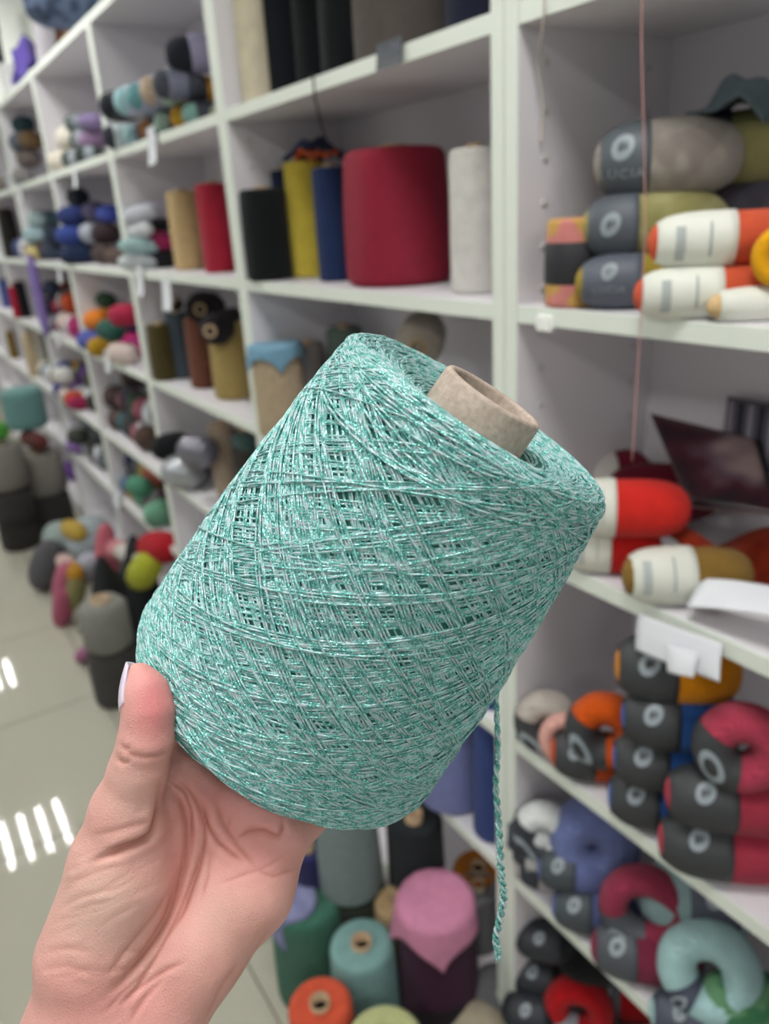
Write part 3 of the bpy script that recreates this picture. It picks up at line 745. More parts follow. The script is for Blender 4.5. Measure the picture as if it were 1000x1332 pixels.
fn_ = nd(t, 'ShaderNodeMapRange'); fn_.inputs[1].default_value = .35; fn_.inputs[2].default_value = .7; t.links.new(nz.outputs['Fac'], fn_.inputs[0])
c_ = mixc(fn_.outputs[0], 'd69f95', 'dca9a0')
c_ = mixc(sc_.outputs[1], c_, 'd9b6a8'); c_ = mixc(sc_.outputs[0], c_, 'd98486')
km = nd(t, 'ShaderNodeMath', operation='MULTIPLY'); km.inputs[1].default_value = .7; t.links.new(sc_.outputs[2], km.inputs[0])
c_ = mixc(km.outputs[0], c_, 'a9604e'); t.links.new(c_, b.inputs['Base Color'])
b.inputs['Roughness'].default_value = .5; b.inputs['Specular IOR Level'].default_value = .35
b.inputs['Subsurface Weight'].default_value = .18; b.inputs['Subsurface Radius'].default_value = (.006, .0025, .0015); b.inputs['Subsurface Scale'].default_value = .6
vo = nd(t, 'ShaderNodeTexVoronoi', feature='DISTANCE_TO_EDGE'); vo.inputs['Scale'].default_value = 900; t.links.new(co.outputs['Object'], vo.inputs['Vector'])
n4 = nd(t, 'ShaderNodeTexNoise'); n4.inputs['Scale'].default_value = 320; n4.inputs['Detail'].default_value = 4
mp = nd(t, 'ShaderNodeMapping'); mp.inputs['Rotation'].default_value = (.4, .5, .6); mp.inputs['Scale'].default_value = (1, .35, 1); t.links.new(co.outputs['Object'], mp.inputs[0]); t.links.new(mp.outputs[0], n4.inputs['Vector'])
ad = nd(t, 'ShaderNodeMath', operation='ADD'); t.links.new(vo.outputs['Distance'], ad.inputs[0]); t.links.new(n4.outputs['Fac'], ad.inputs[1])
bp = nd(t, 'ShaderNodeBump'); bp.inputs['Strength'].default_value = .28; bp.inputs['Distance'].default_value = .0008; t.links.new(ad.outputs[0], bp.inputs['Height']); t.links.new(bp.outputs['Normal'], b.inputs['Normal'])
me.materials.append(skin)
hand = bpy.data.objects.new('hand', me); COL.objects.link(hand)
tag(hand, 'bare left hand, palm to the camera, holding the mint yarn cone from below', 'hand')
# thumb nail: seen from its side, on the back of the thumb tip
NV, NF = [], []
n0, n1_ = cpt(191, 922, .2580), cpt(182, 858, .2605)
ax_ = n1_-n0; Ln = np.linalg.norm(ax_); ax_ /= Ln
out = np.array([-.995, 0, .06]); out -= (out @ ax_)*ax_; out /= np.linalg.norm(out); sd = np.cross(ax_, out)
for i in range(13):
    u_ = i/12; R_ = .0084-.0042*u_**1.7 + .0003*sin(pi*u_); sp_ = 1.0*(min(1, .5+u_*3) if u_ < .17 else 1)*(1-.18*max(0, u_-.75)/.25)
    for j in range(11):
        v_ = (j/10-.5)*2; th = v_*sp_
        NV.append(n0+ax_*(u_*Ln*(1-.06*v_*v_*u_) + .0016*(1-u_)**4*v_*v_) + R_*(cos(th)*out + sin(th)*sd))
for i in range(12):
    for j in range(10): k = i*11+j; NF.append((k, k+1, k+12, k+11))
nl = obj('thumb_nail', [tuple(p @ Rm + CAM) for p in NV], NF, plain('dccfe2', .22, .02, 30), hand)
md = nl.modifiers.new('thick', 'SOLIDIFY'); md.thickness = .0009; md.offset = 0
nl['label'] = 'thumbnail with pale lilac polish'

# ================================================================== near bookcase (right): labelled balls and skeins
TWEED = '4b525a'
# --- shelf beside the post, second from the top
ck = cone(746, 347, 72, 112, .03, 'd98a86', 'multicolour pink and orange yarn cake with a wide black band, beside the post', c2='d0a35a', taper=.97, tube=False, cat='yarn cake', group=None)
X, Y, zb, H, r_, rt = ck[1]
tag(obj('label_band', *lathe([(r_*1.015, H*.27), (r_*1.04, H*.3), (r_*1.045, H*.5), (r_*1.03, H*.72), (r_*1.005, H*.74)], 40, False), plain('26262c', .5), ck[0]), 'wide black paper band')
skein(828, 370, 70, .05, 'a08a35', 'mustard olive ball with slate label, lowest of the slate-labelled stack', L=.13, band=(-1, .05), bcol='565c68', emblem=True, text='LUCIA', base=TOPS[2])
skein(850, 296, 88, .075, 'a5a070', 'light olive ball with slate label, middle of the slate-labelled stack', L=.15, band=(-1, -.25), bcol='50565f', emblem=True, c2='97925e', base=TOPS[2]+.048)
skein(868, 204, 100, .09, 'aaa39a', 'taupe grey ball with slate label on top of the stack', L=.15, band=(-1, -.28), bcol='50575d', emblem=True, text='LUCIA', c2='9c938c', base=TOPS[2]+.108)
skein(800, 292, 84, .19, 'a5a070', 'light olive ball at the back, half hidden by the slate-labelled stack', L=.09, band=None)
skein(930, 384, 66, .03, 'cf5636', 'orange skein with cream label, lower of the two on the shelf edge', L=.15, p=4, band=(-.9, .05), bcol='dcded4', lines=True, group='orange skeins with cream labels', base=TOPS[2])
skein(950, 316, 70, .045, 'd4593a', 'orange skein with cream label, upper of the two', L=.15, p=4, band=(-.9, .02), bcol='dcded4', lines=True, group='orange skeins with cream labels', base=TOPS[2]+.046)
skein(985, 400, 44, .012, 'e2c08e', 'small pale apricot skein with cream label at the right picture edge', L=.09, band=(-.8, .3), bcol='dcded4', axis=(.6, .8, 0), base=TOPS[2])
donut(1022, 335, 84, .04, 'e0a012', 'mustard yellow ring ball cut by the right picture edge', lab=None, normal=(.5, -.8, .2))
skein(985, 300, 70, .18, '3c404a', 'dark skein behind the upper orange skein', L=.1, band=None)
skein(958, 252, 84, .17, '5f5c66', 'purple grey knitted roll lying above the orange skeins', L=.2, band=None, axis=(.75, .5, .3), p=5, c2='57545f', name='knitted_roll', cat='knitted roll', scale=120)
skein(990, 190, 92, .17, '9a9662', 'olive ball with navy label at the upper right', L=.16, band=(-1, -.4), bcol='3b3f50', axis=(.8, .6, 0), settle=False)
skein(928, 232, 70, .17, '2e323c', 'dark navy labelled ball between the taupe and the olive ball', L=.12, band=(-.8, .8), bcol='343848', settle=False)
P = at_y(960, 140, .15)
def crumple(P, sx, sy, sz, col, label, name='knit_swatch', cat='swatch', seed=1, c2=None, rot=0.0, mat=None, group=None, ridges=3.0):
    """crumpled piece of knitted cloth with folds and real thickness"""
    rg = random.Random(seed); n = 28; V, Fc = [], []
    a = [rg.uniform(0, 6) for _ in range(6)]
    for i in range(n+1):
        for j in range(n+1):
            u, v = i/n*2-1, j/n*2-1
            z = sz*(.55*sin(ridges*u+a[0]+1.3*v)+.35*sin(2*ridges*v+a[1]+u)+.25*sin(2.3*ridges*u-1.7*v+a[2])) + sz*(1-.9*(u*u+v*v)*.7)
            x = sx*(u+.10*sin(3*v+a[3])); y = sy*(v+.10*sin(3*u+a[4]))
            V.append((x*cos(rot)-y*sin(rot), x*sin(rot)+y*cos(rot), z))
    zm = min(v[2] for v in V); V = [(x, y, z-zm) for x, y, z in V]
    for i in range(n):
        for j in range(n): k = i*(n+1)+j; Fc.append((k, k+1, k+n+2, k+n+1))
    o = obj(name, V, Fc, mat or yarn(col, c2, 0, 150), None, True, tuple(P))
    md = o.modifiers.new('thick', 'SOLIDIFY'); md.thickness = .004; md.offset = 1
    return tag(o, label, cat, group)
crumple(P-np.array([0, 0, .02]), .06, .05, .018, '56646a', 'slate teal knitted swatch lying on top of the olive ball', seed=3)
# --- third shelf: red skeins, booklet, paper
skein(800, 618, 66, .19, '7a1230', 'dark crimson skein with cream label at the back', L=.1, band=(-.8, -.1), bcol='cfccc6', axis=(.5, .85, 0), settle=False)
skein(862, 640, 76, .20, '6a0f26', 'burgundy ball at the back beside the open booklet', L=.15, band=None, axis=(.75, .6, 0), settle=False)
skein(792, 728, 66, .05, 'c81f1e', 'bright red skein with cream label, lower of two at the shelf edge', L=.12, p=3.6, band=(-.8, .0), bcol='d6d6cc', lines=True, group='bright red skeins with cream labels', base=TOPS[3])
skein(815, 668, 72, .075, 'd62a22', 'bright red skein with cream label, upper of two', L=.14, p=3.6, band=(-.85, -.2), bcol='d6d6cc', lines=True, group='bright red skeins with cream labels', base=TOPS[3]+.054)
skein(893, 748, 70, .07, '85662c', 'olive brown skein with cream label beside the white paper', L=.14, p=4, band=(-1, .05), bcol='d3d5cb', lines=True, axis=(.6, .8, 0), base=TOPS[3])
crumple(at_z(972, 705, TOPS[3]+.05)*[1, 1, 0]+[0, 0, TOPS[3]], .085, .055, .036, '8c2a10', 'rust orange knitted garment heaped at the back right', name='knitted_garment', cat='garment', seed=6, c2='7c2009', ridges=1.7)
# booklet
bkm, t, b = base_mat('booklet_cover')
co = nd(t, 'ShaderNodeTexCoord'); n1 = nd(t, 'ShaderNodeTexNoise'); n1.inputs['Scale'].default_value = 11; n1.inputs['Detail'].default_value = 2
t.links.new(co.outputs['Object'], n1.inputs['Vector']); cr = nd(t, 'ShaderNodeValToRGB'); e = cr.color_ramp
e.elements[0].position = .35; e.elements[0].color = lin('18101a'); e.elements[1].position = .66; e.elements[1].color = lin('96827f')
q = e.elements.new(.47); q.color = lin('4a1c2c'); q = e.elements.new(.56); q.color = lin('6a5560')
t.links.new(n1.outputs['Fac'], cr.inputs[0]); t.links.new(cr.outputs[0], b.inputs['Base Color']); b.inputs['Roughness'].default_value = .3
B = [at_y(846, 540, .21), at_y(985, 575, .235), at_y(1012, 672, .16), at_y(897, 660, .13)]
nrm = np.cross(B[1]-B[0], B[3]-B[0]); nrm /= np.linalg.norm(nrm)
if nrm[2] < 0: nrm = -nrm
bk = tag(empty('booklet', tuple(B[3])), 'dark glossy booklet lying open above the burgundy ball', 'booklet')
def slab(pts, th, off):
    n = 10; V, Fc = [], []
    for s_ in (0, 1):
        for i in range(n+1):
            for j in range(n+1):
                u, v = i/n, j/n
                p = (pts[0]*(1-u)+pts[1]*u)*(1-v)+(pts[3]*(1-u)+pts[2]*u)*v + nrm*(off+.006*sin(pi*u)*sin(pi*v) + th*s_)
                V.append(p-B[3])
    m = (n+1)**2
    for i in range(n):
        for j in range(n):
            k = i*(n+1)+j; Fc.append((k, k+n+1, k+n+2, k+1)); Fc.append((m+k, m+k+1, m+k+n+2, m+k+n+1))
    for i in range(n):
        for a_, b_ in ((i, i+1), (n*(n+1)+i+1, n*(n+1)+i), ((i+1)*(n+1), i*(n+1)), (i*(n+1)+n, (i+1)*(n+1)+n)): Fc.append((a_, b_, b_+m, a_+m))
    return V, Fc
obj('cover', *slab(B, .001, .003), bkm, bk); obj('pages', *slab(B, .0028, 0), plain('b9b3b0', .8), bk)
sp_ = tube_path([B[1]-B[3]+nrm*.002, B[2]-B[3]+nrm*.002], .004, 8); tag(obj('spine', *sp_, plain('101014', .4), bk), 'black spine')
st = tag(empty('striped_card', tuple(at_y(990, 560, .235))), 'dark striped card leaning on the back panel at the right edge', 'card')
obj('card', *box(-.05, .05, -.001, .001, -.05, .035), plain('55535e', .6), st, False)
for k in range(7): obj('stripe', *box(-.046+.014*k, -.040+.014*k, -.0022, -.001, -.045, .03), plain('1b1c24' if k % 2 else '8d8a95', .6), st, False)
# white papers
def paper(pts, label, name='paper_sheet', curl=.0025):
    pts = [np.asarray(p) for p in pts]; n = 12; V, Fc = [], []; nv = np.cross(pts[1]-pts[0], pts[3]-pts[0]); nv /= np.linalg.norm(nv)
    if nv @ (CAM-pts[0]) < 0: nv = -nv
    for i in range(n+1):
        for j in range(n+1):
            u, v = i/n, j/n; V.append((pts[0]*(1-u)+pts[1]*u)*(1-v)+(pts[3]*(1-u)+pts[2]*u)*v + nv*curl*(sin(pi*u*1.5)+.6*sin(pi*v)))
    for i in range(n):
        for j in range(n): k = i*(n+1)+j; Fc.append((k, k+1, k+n+2, k+n+1))
    o0 = pts[3]; o = obj(name, [p-o0 for p in V], Fc, PAPER, None, True, tuple(o0))
    md = o.modifiers.new('thick', 'SOLIDIFY'); md.thickness = .0006
    return tag(o, label, 'paper')
paper([at_y(912, 752, .03), at_y(1040, 765, .05), at_y(1040, 802, .0), at_y(892, 790, -.004)], 'white sheet of paper lying on the shelf edge beside the brown skein')
paper([at_y(830, 797, -.008), at_y(938, 838, -.008), at_y(934, 888, -.02), at_y(826, 845, -.018)], 'white paper note hanging from the shelf edge above the mustard ball', curl=.002)
paper([at_y(866, 838, -.022), at_y(906, 850, -.022), at_y(900, 882, -.032), at_y(868, 874, -.030)], 'small white slip stuck in front of the hanging paper note', curl=.002)
tag(obj('shelf_clip', *box(-.012, .012, -.004, .003, -.012, .006, .002), plain('f4f5f2', .4), None, False, tuple(at_y(709, 417, -.001))), 'small white plastic clip on the shelf edge near the post', 'clip')
# --- fourth shelf: black-labelled balls
BL = '35373a'
donut(738, 962, 62, .16, 'd9a59b', 'pale pink ring ball behind the beige ball', lab=None, base=TOPS[4])
donut(712, 944, 74, .12, 'b9b0a8', 'beige ring ball with black label next to the post', lab=(165, 300), bcol=BL, fat=.8, base=TOPS[4])
skein(772, 1012, 62, .055, 'bf4a12', 'orange ball with black label under the orange ring ball', L=.12, band=(-.9, .0), bcol=BL, emblem=True, p=2.8, base=TOPS[4])
donut(788, 950, 96, .085, 'cf5412', 'bright orange ring ball with black label', lab=(150, 275), bcol=BL, fat=.78, base=TOPS[4]+.03)
BG = 'royal blue balls with black labels'
skein(858, 1066, 74, .06, '2c5aa0', 'royal blue ball with black label, lowest of its stack of three', L=.13, band=(-.96, -.1), bcol=BL, emblem=True, group=BG, p=2.8, base=TOPS[4])
skein(872, 1012, 74, .075, '2f5fa8', 'royal blue ball with black label, middle of its stack of three', L=.14, band=(-.97, -.1), bcol=BL, emblem=True, group=BG, p=2.8, base=TOPS[4]+.066)
skein(886, 958, 76, .09, '2c599f', 'royal blue ball with black label, topmost of its stack of three', L=.14, band=(-.97, -.1), bcol=BL, emblem=True, group=BG, p=2.8, base=TOPS[4]+.132)
skein(878, 897, 86, .10, 'd98a06', 'mustard ball with black label on top of the blue stack', L=.14, band=(-.96, -.05), bcol=BL, emblem=True, p=2.8, base=TOPS[4]+.186)
RG = 'raspberry red balls with black labels'
skein(945, 1135, 84, .05, 'a83448', 'raspberry red ball with black label, lowest of its stack', L=.16, band=(-.96, -.05), bcol=BL, emblem=True, group=RG, p=3.0, base=TOPS[4])
skein(958, 1068, 84, .06, 'a63347', 'raspberry red ball with black label, second from below in its stack', L=.16, band=(-.96, -.1), bcol=BL, emblem=True, group=RG, p=3.0, base=TOPS[4]+.072)
donut(960, 1008, 112, .06, 'ab3c52', 'raspberry ring ball with black label arching on top of the red stack', lab=(150, 262), bcol=BL, fat=.82, base=TOPS[4]+.136)
skein(1030, 1070, 110, .13, 'a32f44', 'raspberry ball behind the red stack at the picture edge', L=.12, band=None)
# --- fifth shelf
donut(708, 1084, 74, .09, 'd5d8d8', 'white ring ball with navy black label below the beige ball', lab=(150, 290), bcol='2e323c', fat=.8, base=TOPS[5]+.07)
skein(694, 1116, 44, .07, 'cfd3d2', 'small white ball with dark label against the post', L=.09, band=(-.9, -.1), bcol='2e323c', emblem=True, base=TOPS[5]+.075)
skein(712, 1190, 46, .07, 'd3ccd0', 'pinkish white ball, lowest beside the post', L=.1, band=(-.9, -.3), bcol='2e323c', emblem=True, base=TOPS[5])
skein(706, 1146, 52, .075, 'e6e2e4', 'plain white ball above the pinkish white one', L=.1, band=(-.95, -.55), bcol='2e323c', base=TOPS[5]+.040)
donut(772, 1105, 104, .15, '6b76a6', 'periwinkle blue ring ball, biggest of the blue ones at the back', lab=None, fat=.95, base=TOPS[5]+.05)
skein(748, 1182, 54, .08, '6873a4', 'periwinkle ball with dark label over the white emblem', L=.12, band=(-.9, -.05), bcol='3f464c', emblem=True, base=TOPS[5]+.045)
skein(772, 1232, 58, .045, '5f6796', 'periwinkle ball with dark label at the shelf edge', L=.13, band=(-.9, -.1), bcol='3f464c', emblem=True, base=TOPS[5])
skein(838, 1262, 70, .045, '7c2a44', 'burgundy ball with dark labels below the burgundy ring', L=.15, band=(-.9, -.2), bcol='474b52', emblem=True, base=TOPS[5])
donut(838, 1180, 108, .09, '8c3048', 'burgundy ring ball with slate label', lab=(190, 275), bcol='474b52', fat=.62, base=TOPS[5]+.04)
skein(905, 1180, 84, .17, '8fa9ab', 'pale teal ball with slate label behind the light blue ring', L=.16, band=(-.2, .6), bcol='444a58', emblem=True, base=TOPS[5]+.06)
donut(922, 1262, 128, .07, 'a3c6c8', 'large light blue ring ball with slate label in its hole', lab=(215, 250), bcol='3b4152', fat=.74, normal=(.45, -.78, .42), base=TOPS[5])
skein(895, 1322, 60, .03, 'a3c6c8', 'slate-labelled light blue ball under the large ring', L=.1, band=(-.9, .3), bcol='444a58', emblem=True, settle=False)
skein(985, 1305, 80, .06, '3f7a52', 'green ball at the lower right corner', L=.14, band=None, c2='6a9a72', base=TOPS[5])
# --- lowest visible shelf
for k, (px, py) in enumerate([(694, 1310), (703, 1268), (712, 1224)]):
    skein(px, py, 50, .05, '1f2126', ('lowest', 'middle', 'topmost')[k] + ' black ball with dark label in the column beside the post', L=.11, band=(-.9, .4), bcol='2a2d34', emblem=True, group='black balls beside the post', settle=(k == 0))
donut(752, 1312, 92, .05, 'b0141c', 'red ring ball with grey and white label in the bottom row', lab=(205, 275), bcol='8d9199', fat=.7, base=TOPS[6])
skein(815, 1290, 66, .10, 'a01018', 'red ball with grey label behind the red ring', L=.14, band=(-.9, -.2), bcol='4c5058', emblem=True, base=TOPS[6])
skein(835, 1328, 44, .06, 'c9a02c', 'yellow ball at the bottom edge right of the red ones', L=.1, band=None, base=TOPS[6])
skein(770, 1240, 70, .19, '101114', 'black ball in the dark at the back of the bottom compartment', L=.12, band=None, base=TOPS[6]+.1)

# ================================================================== bookcase behind the held cone
# top visible shelf
cone(330, 62, 44, 170, .13, 'ddd3b8', 'cream boucle yarn cone at the left end, beside the black cones')
cone(364, 40, 50, 140, .10, '14181f', 'navy black yarn cone next to the cream one')
cone(402, 25, 46, 140, .11, '101316', 'slim black yarn cone, second from the cream one')
cone(437, 15, 50, 150, .10, '15181b', 'black yarn cone beside the brown grey one')
cone(520, -10, 128, 160, .105, '57504c', 'wide brown grey yarn cone above the dark shelf tag', taper=.95)
cone(615, -35, 76, 130, .11, '1d2233', 'midnight blue yarn cone by the white post')
price_tag(507, 70, 40, 30, 'dark grey shelf tag under the brown grey cone', col='3a4248', tilt=.0, text='ULLEN', tcol='7b7f93', y=-.004)
# second shelf
cone(346, 306, 60, 112, .10, '14181a', 'black yarn cone left of the yellow one', taper=.97)
cone(372, 290, 30, 130, .20, '1e2742', 'dark navy yarn cone half hidden behind the black one')
c1 = cone(402, 296, 54, 140, .115, 'd4be4a', 'lemon yellow yarn cone between black and navy', taper=.97)
c2_ = cone(434, 302, 46, 138, .085, '24345c', 'navy blue yarn cone between yellow and burgundy', taper=.98)
cone(517, 298, 140, 164, .108, '931d35', 'wide burgundy yarn cone, widest on its shelf', taper=.93, shine=.25, )
cone(619, 293, 68, 176, .075, 'd9d6d0', 'off-white yarn cone against the white post', taper=.96)
X, Y, zb, H, r_, rt = c1[1]
crumple((X+.01, Y+.02, zb+H), .05, .045, .014, '27345a', 'navy knitted swatch lying on the yellow cone', seed=8)
crumple((X+.05, Y+.0, zb+H-.002), .035, .03, .009, 'c4562a', 'orange knitted scrap beside the navy swatch', seed=9)
skein(388, 232, 20, .14, 'cfd0cf', 'small white yarn ball on the cones, left of the navy swatch', L=.04, band=None, settle=False)
pth = [at_y(407, 95, -.008), at_y(409, 125, -.012), at_y(416, 155, .03), at_y(424, 185, .06), at_y(432, 205, .09)]
tag(obj('black_thread', *tube_path(np.array([np.interp(np.linspace(0, 4, 30), range(5), [p[k] for p in pth]) for k in range(3)]).T, .0016, 6), yarn('20201f')), 'black thread end hanging down from the top shelf', 'thread')
# third shelf
c3 = cone(367, 540, 64, 120, .10, 'bba78c', 'beige yarn cone under the light blue swatch', taper=.96, tube=False)
X, Y, zb, H, r_, rt = c3[1]
knit_drape(X, Y, zb+H, rt, .15, .5, '7ba6c0', 'light blue knitted swatch draped over the beige cone')
cone(408, 535, 44, 110, .13, '8d8684', 'warm grey yarn cone beside the beige one')
cone(455, 530, 50, 130, .16, '5c6a62', 'grey green yarn cone behind the grey one')
o = skein(548, 440, 62, .12, 'a29a8e', 'taupe yarn cone lying on its side with its dark bore showing', axis=(.75, -.62, .0), L=.17, band=None, p=9, settle=False, name='yarn_cone', cat='yarn cone')
obj('tube', *lathe([(.014, .083), (.014, .092), (.010, .092), (.009, .06)], 20, False), CARD, o); obj('tube_bore', *lathe([(.0105, .0845), (.003, .0846)], 16), BORE_SHADE, o)
cone(545, 510, 110, 90, .12, '77706a', 'brown grey yarn cone carrying the lying taupe cone')
cone(632, 515, 40, 90, .12, '1f4a3a', 'dark green yarn cone showing beside the white post')
# fifth shelf (under the cone, beside the post)
cone(588, 990, 96, 190, .04, '7a82b4', 'lavender blue yarn cone on the low shelf', taper=.8)
cone(642, 1010, 56, 190, .04, '33457e', 'royal navy yarn cone between lavender cone and post', taper=.85)
c4 = cone(645, 985, 50, 110, .19, '7d6a4c', 'olive brown yarn cone in the corner by the post', rest=TOPS[5])
X, Y, zb, H, r_, rt = c4[1]; cone(640, 900, 56, 90, .18, '8c1d3e', 'crimson yarn cone stacked on the olive brown one', rest=zb+H)
cone(622, 1125, 70, 90, .08, 'b06a1c', 'amber brown yarn cone under the low shelf', taper=.95, rest=TOPS[6])

# ================================================================== cones standing on the floor in front
cone(397, 1170, 92, 0, 0, '3f6e5c', 'dark green yarn cone with a lilac swatch, on the floor by the wrist', floor_z=0, H=.23, taper=.9, tube=False)
g = at_z(397, 1175, .23); gs = depth(g)/F
knit_drape(g[0]-.02, g[1]-.02, .234, 30*gs, .17, 1.6, '7d7fa8', 'lilac grey knitted swatch draped over the dark green cone', c2='8d8fb5')
cone(470, 1226, 84, 0, 0, '7fa6a4', 'pale teal yarn cone with open tube, on the floor', floor_z=0, H=.21, taper=.93)
cone(416, 1305, 84, 0, 0, 'd0553a', 'coral orange yarn cone in front on the floor', floor_z=0, H=.2, taper=.95)
cone(500, 1352, 104, 0, 0, 'b9bf8a', 'pale lime yarn cone at the bottom picture edge', floor_z=0, H=.2, taper=.95)
pc = cone(566, 1172, 96, 0, 0, '3b1030', 'dark plum yarn cone with a pink swatch on top', floor_z=0, H=.29, taper=.84, tube=False)
X, Y, zb, H, r_, rt = pc[1]
knit_drape(X, Y, H+.002, rt, .23, .3, 'd089a8', 'pink knitted swatch draped over the plum cone')
oc = cone(458, 1150, 86, 0, 0, '2c3128', 'dark olive yarn cone carrying the grey teal one', floor_z=0, H=.22, taper=.97, tube=False)
X, Y, zb, H, r_, rt = oc[1]
P = np.array([X, Y, .22]); 
gt_ = cone(456, 1060, 80, 0, 0, '7b8a8a', 'grey teal yarn cone stacked on the dark olive one', floor_z=.22, H=.2, taper=.9)
gt_[0].location = (X, Y, .222)
cone(512, 1170, 52, 0, 0, 'c2a67c', 'small sand yarn cone behind the plum one', floor_z=0, H=.22)
cone(538, 1062, 74, 0, 0, '23282c', 'charcoal yarn cone behind the sand one', floor_z=0, H=.36, taper=.95)
cone(622, 1152, 58, 0, 0, '77787a', 'mid grey yarn cone by the foot of the post', floor_z=0, H=.24, tube_col='b5a88f')
cone(400, 1102, 50, 0, 0, '2a2a58', 'indigo yarn cone half hidden by the palm edge', floor_z=0, H=.3)
def floor_ball(px, py, hp, z, col, label, **kw):
    P = at_z(px, py, z); r = hp*depth(P)/F/2; ln = kw.pop('L', .12)
    M = frame_of(kw.pop('axis', (.6, .7, .1)), P); o = tag(empty('yarn_ball', mat=M), label, 'yarn ball', kw.pop('group', None))
    h = ln/2; pr = [(max(r*(1-abs(sin(pi/2*(-1+k/9)))**2.4)**.45, .0015), h*sin(pi/2*(-1+k/9))) for k in range(19)]
    obj('yarn', *lathe(pr, 30), yarn(col, kw.get('c2')), o)
    if kw.get('band'): obj('label_band', *lathe([(r*1.02, -h*.4), (r*1.035, 0), (r*1.02, h*.3)], 30, False), plain(kw['band'], .6), o)
    return o
floor_ball(612, 1334, 60, .06, 'b9ad98', 'cream beige ball at the bottom edge left of the post')
floor_ball(648, 1290, 70, .07, '6d6e72', 'grey ball lying at the foot of the post')
floor_ball(575, 1305, 80, .07, '231c22', 'black ball under the plum cone')

# ================================================================== third bookcase (red and tan cones)
def row(kind, items, **kw):
    for it in items: kind(*it, **kw)
# upper compartment: two tiers of small labelled skeins, front row lowest
u3 = [(160, 176, 30, '3c3e4a', 'charcoal ball, lower left of the upper compartment', 'c9d6da'), (186, 168, 30, '9dc0c4', 'aqua ball with slate label in the lower row', '4a4e5c'),
      (208, 162, 30, '9a6e4c', 'brown ball with slate label in the lower row', '43475a'), (230, 156, 32, 'a9c4b4', 'mint ball with slate label in the lower row', '43475a'),
      (252, 148, 32, 'b58c2a', 'mustard ball with slate label in the lower row', '3c404c'), (268, 142, 30, '7fa89c', 'sea green ball with dark label in the lower row', '30343e')]
for px, py, hp, col, lb, bc in u3: skein(px, py, hp, .07, col, lb, L=.11, band=(-.5, .5), bcol=bc, p=3, axis=(.1, .99, 0))
u3b = [(158, 138, 34, '2f3138', 'black ball, upper left of the upper compartment', '3a3c46'), (178, 132, 34, 'a8d0d8', 'pale aqua ball with lavender label', 'b9bcd0'), (196, 126, 32, '6fa3ab', 'teal ball with lavender label', 'a9acc4'),
       (214, 118, 34, 'c2ad98', 'beige ball with grey label in the upper row', '9a9db0'), (232, 110, 34, '4a4e58', 'slate ball with grey label in the upper row', '6c7082'), (256, 116, 32, 'd09a2c', 'golden yellow ball in the upper row', '2c3038')]
for px, py, hp, col, lb, bc in u3b: skein(px, py, hp, .075, col, lb, L=.11, band=(-.5, .3), bcol=bc, p=3, axis=(.1, .99, 0))
skein(226, 82, 34, .10, 'b3d2bd', 'pale mint ball on the slate balls', L=.13, band=None, p=3); skein(258, 70, 44, .08, '23252f', 'black ball with violet label by the upright', L=.14, band=(-.3, .3), bcol='8a86a0', p=3)
skein(262, 38, 24, .14, 'a3a890', 'sage ball on the very top of the black one', L=.1, band=None, p=3)
# second compartment
cone(243, 304, 42, 96, .09, 'c4a878', 'tan lurex yarn cone beside the red one', shine=.4, taper=.96); cone(282, 300, 44, 108, .085, 'a81230', 'red lurex yarn cone beside the tan one', shine=.4, taper=.97)
u3c = [(180, 342, 20, 'cfd8dc', 'white skein, lowest of the pale column'), (181, 322, 20, 'a9c9cb', 'pale aqua skein, second of the pale column'), (182, 302, 20, 'd6dade', 'white skein, third of the pale column'), (184, 282, 22, 'c8ccd6', 'silver skein, topmost of the pale column')]
for k, (px, py, hp, col, lb) in enumerate(u3c): skein(px, py, hp, .06, col, lb, L=.11, band=None, p=3)
u3d = [(206, 340, 24, '2b2d32', 'black skein, lowest of the dark column'), (207, 318, 24, '9a2258', 'magenta skein in the dark column'), (208, 296, 24, '2e3036', 'charcoal skein in the dark column'), (203, 272, 26, 'c3c0cf', 'lavender white skein topping the dark column')]
for px, py, hp, col, lb in u3d: skein(px, py, hp, .11, col, lb, L=.12, band=None, p=3)
skein(236, 242, 28, .13, '8d8696', 'mauve skein lying on the tan cone', L=.15, band=(-.2, .5), bcol='2a2530', axis=(1, .2, 0)); skein(276, 246, 28, .13, '8a5a62', 'dusky rose skein lying on the red cone', L=.15, band=None, axis=(1, .2, 0))
price_tag(199, 190, 22, 42, 'white paper tag hanging under the upper compartment of skeins'); price_tag(183, 366, 18, 34, 'white paper tag beside the upright, under the pale column'); price_tag(218, 384, 24, 36, 'white paper tag under the tan cone')
# third compartment
cone(213, 466, 36, 74, .11, '4e4524', 'dark olive yarn cone at the left end of its shelf'); cone(240, 482, 32, 84, .085, '4b5660', 'slate yarn cone between olive and brown'); cone(266, 484, 38, 92, .08, '6e4436', 'brown yarn cone between slate and straw'); cone(304, 488, 54, 102, .09, 'a8925a', 'straw yellow yarn cone by the upright', taper=.95)
for px, py, hp, y, ax, col, lb in [(268, 402, 44, .12, (.85, -.5, .1), '2a2528', 'black brown cone lying on its side above the slate cone'), (292, 424, 40, .08, (.7, -.7, 0), '1f1c20', 'black cone lying on the brown cone, its end facing out'), (228, 405, 30, .13, (.8, -.3, .5), '3c331c', 'dark olive cone leaning above the olive one')]:
    o = skein(px, py, hp, y, col, lb, axis=ax, L=.17, band=None, p=8, settle=False, name='yarn_cone', cat='yarn cone')
    obj('tube', *lathe([(.016, .08), (.016, .092), (.011, .092), (.010, .06)], 20, False), CARD, o)
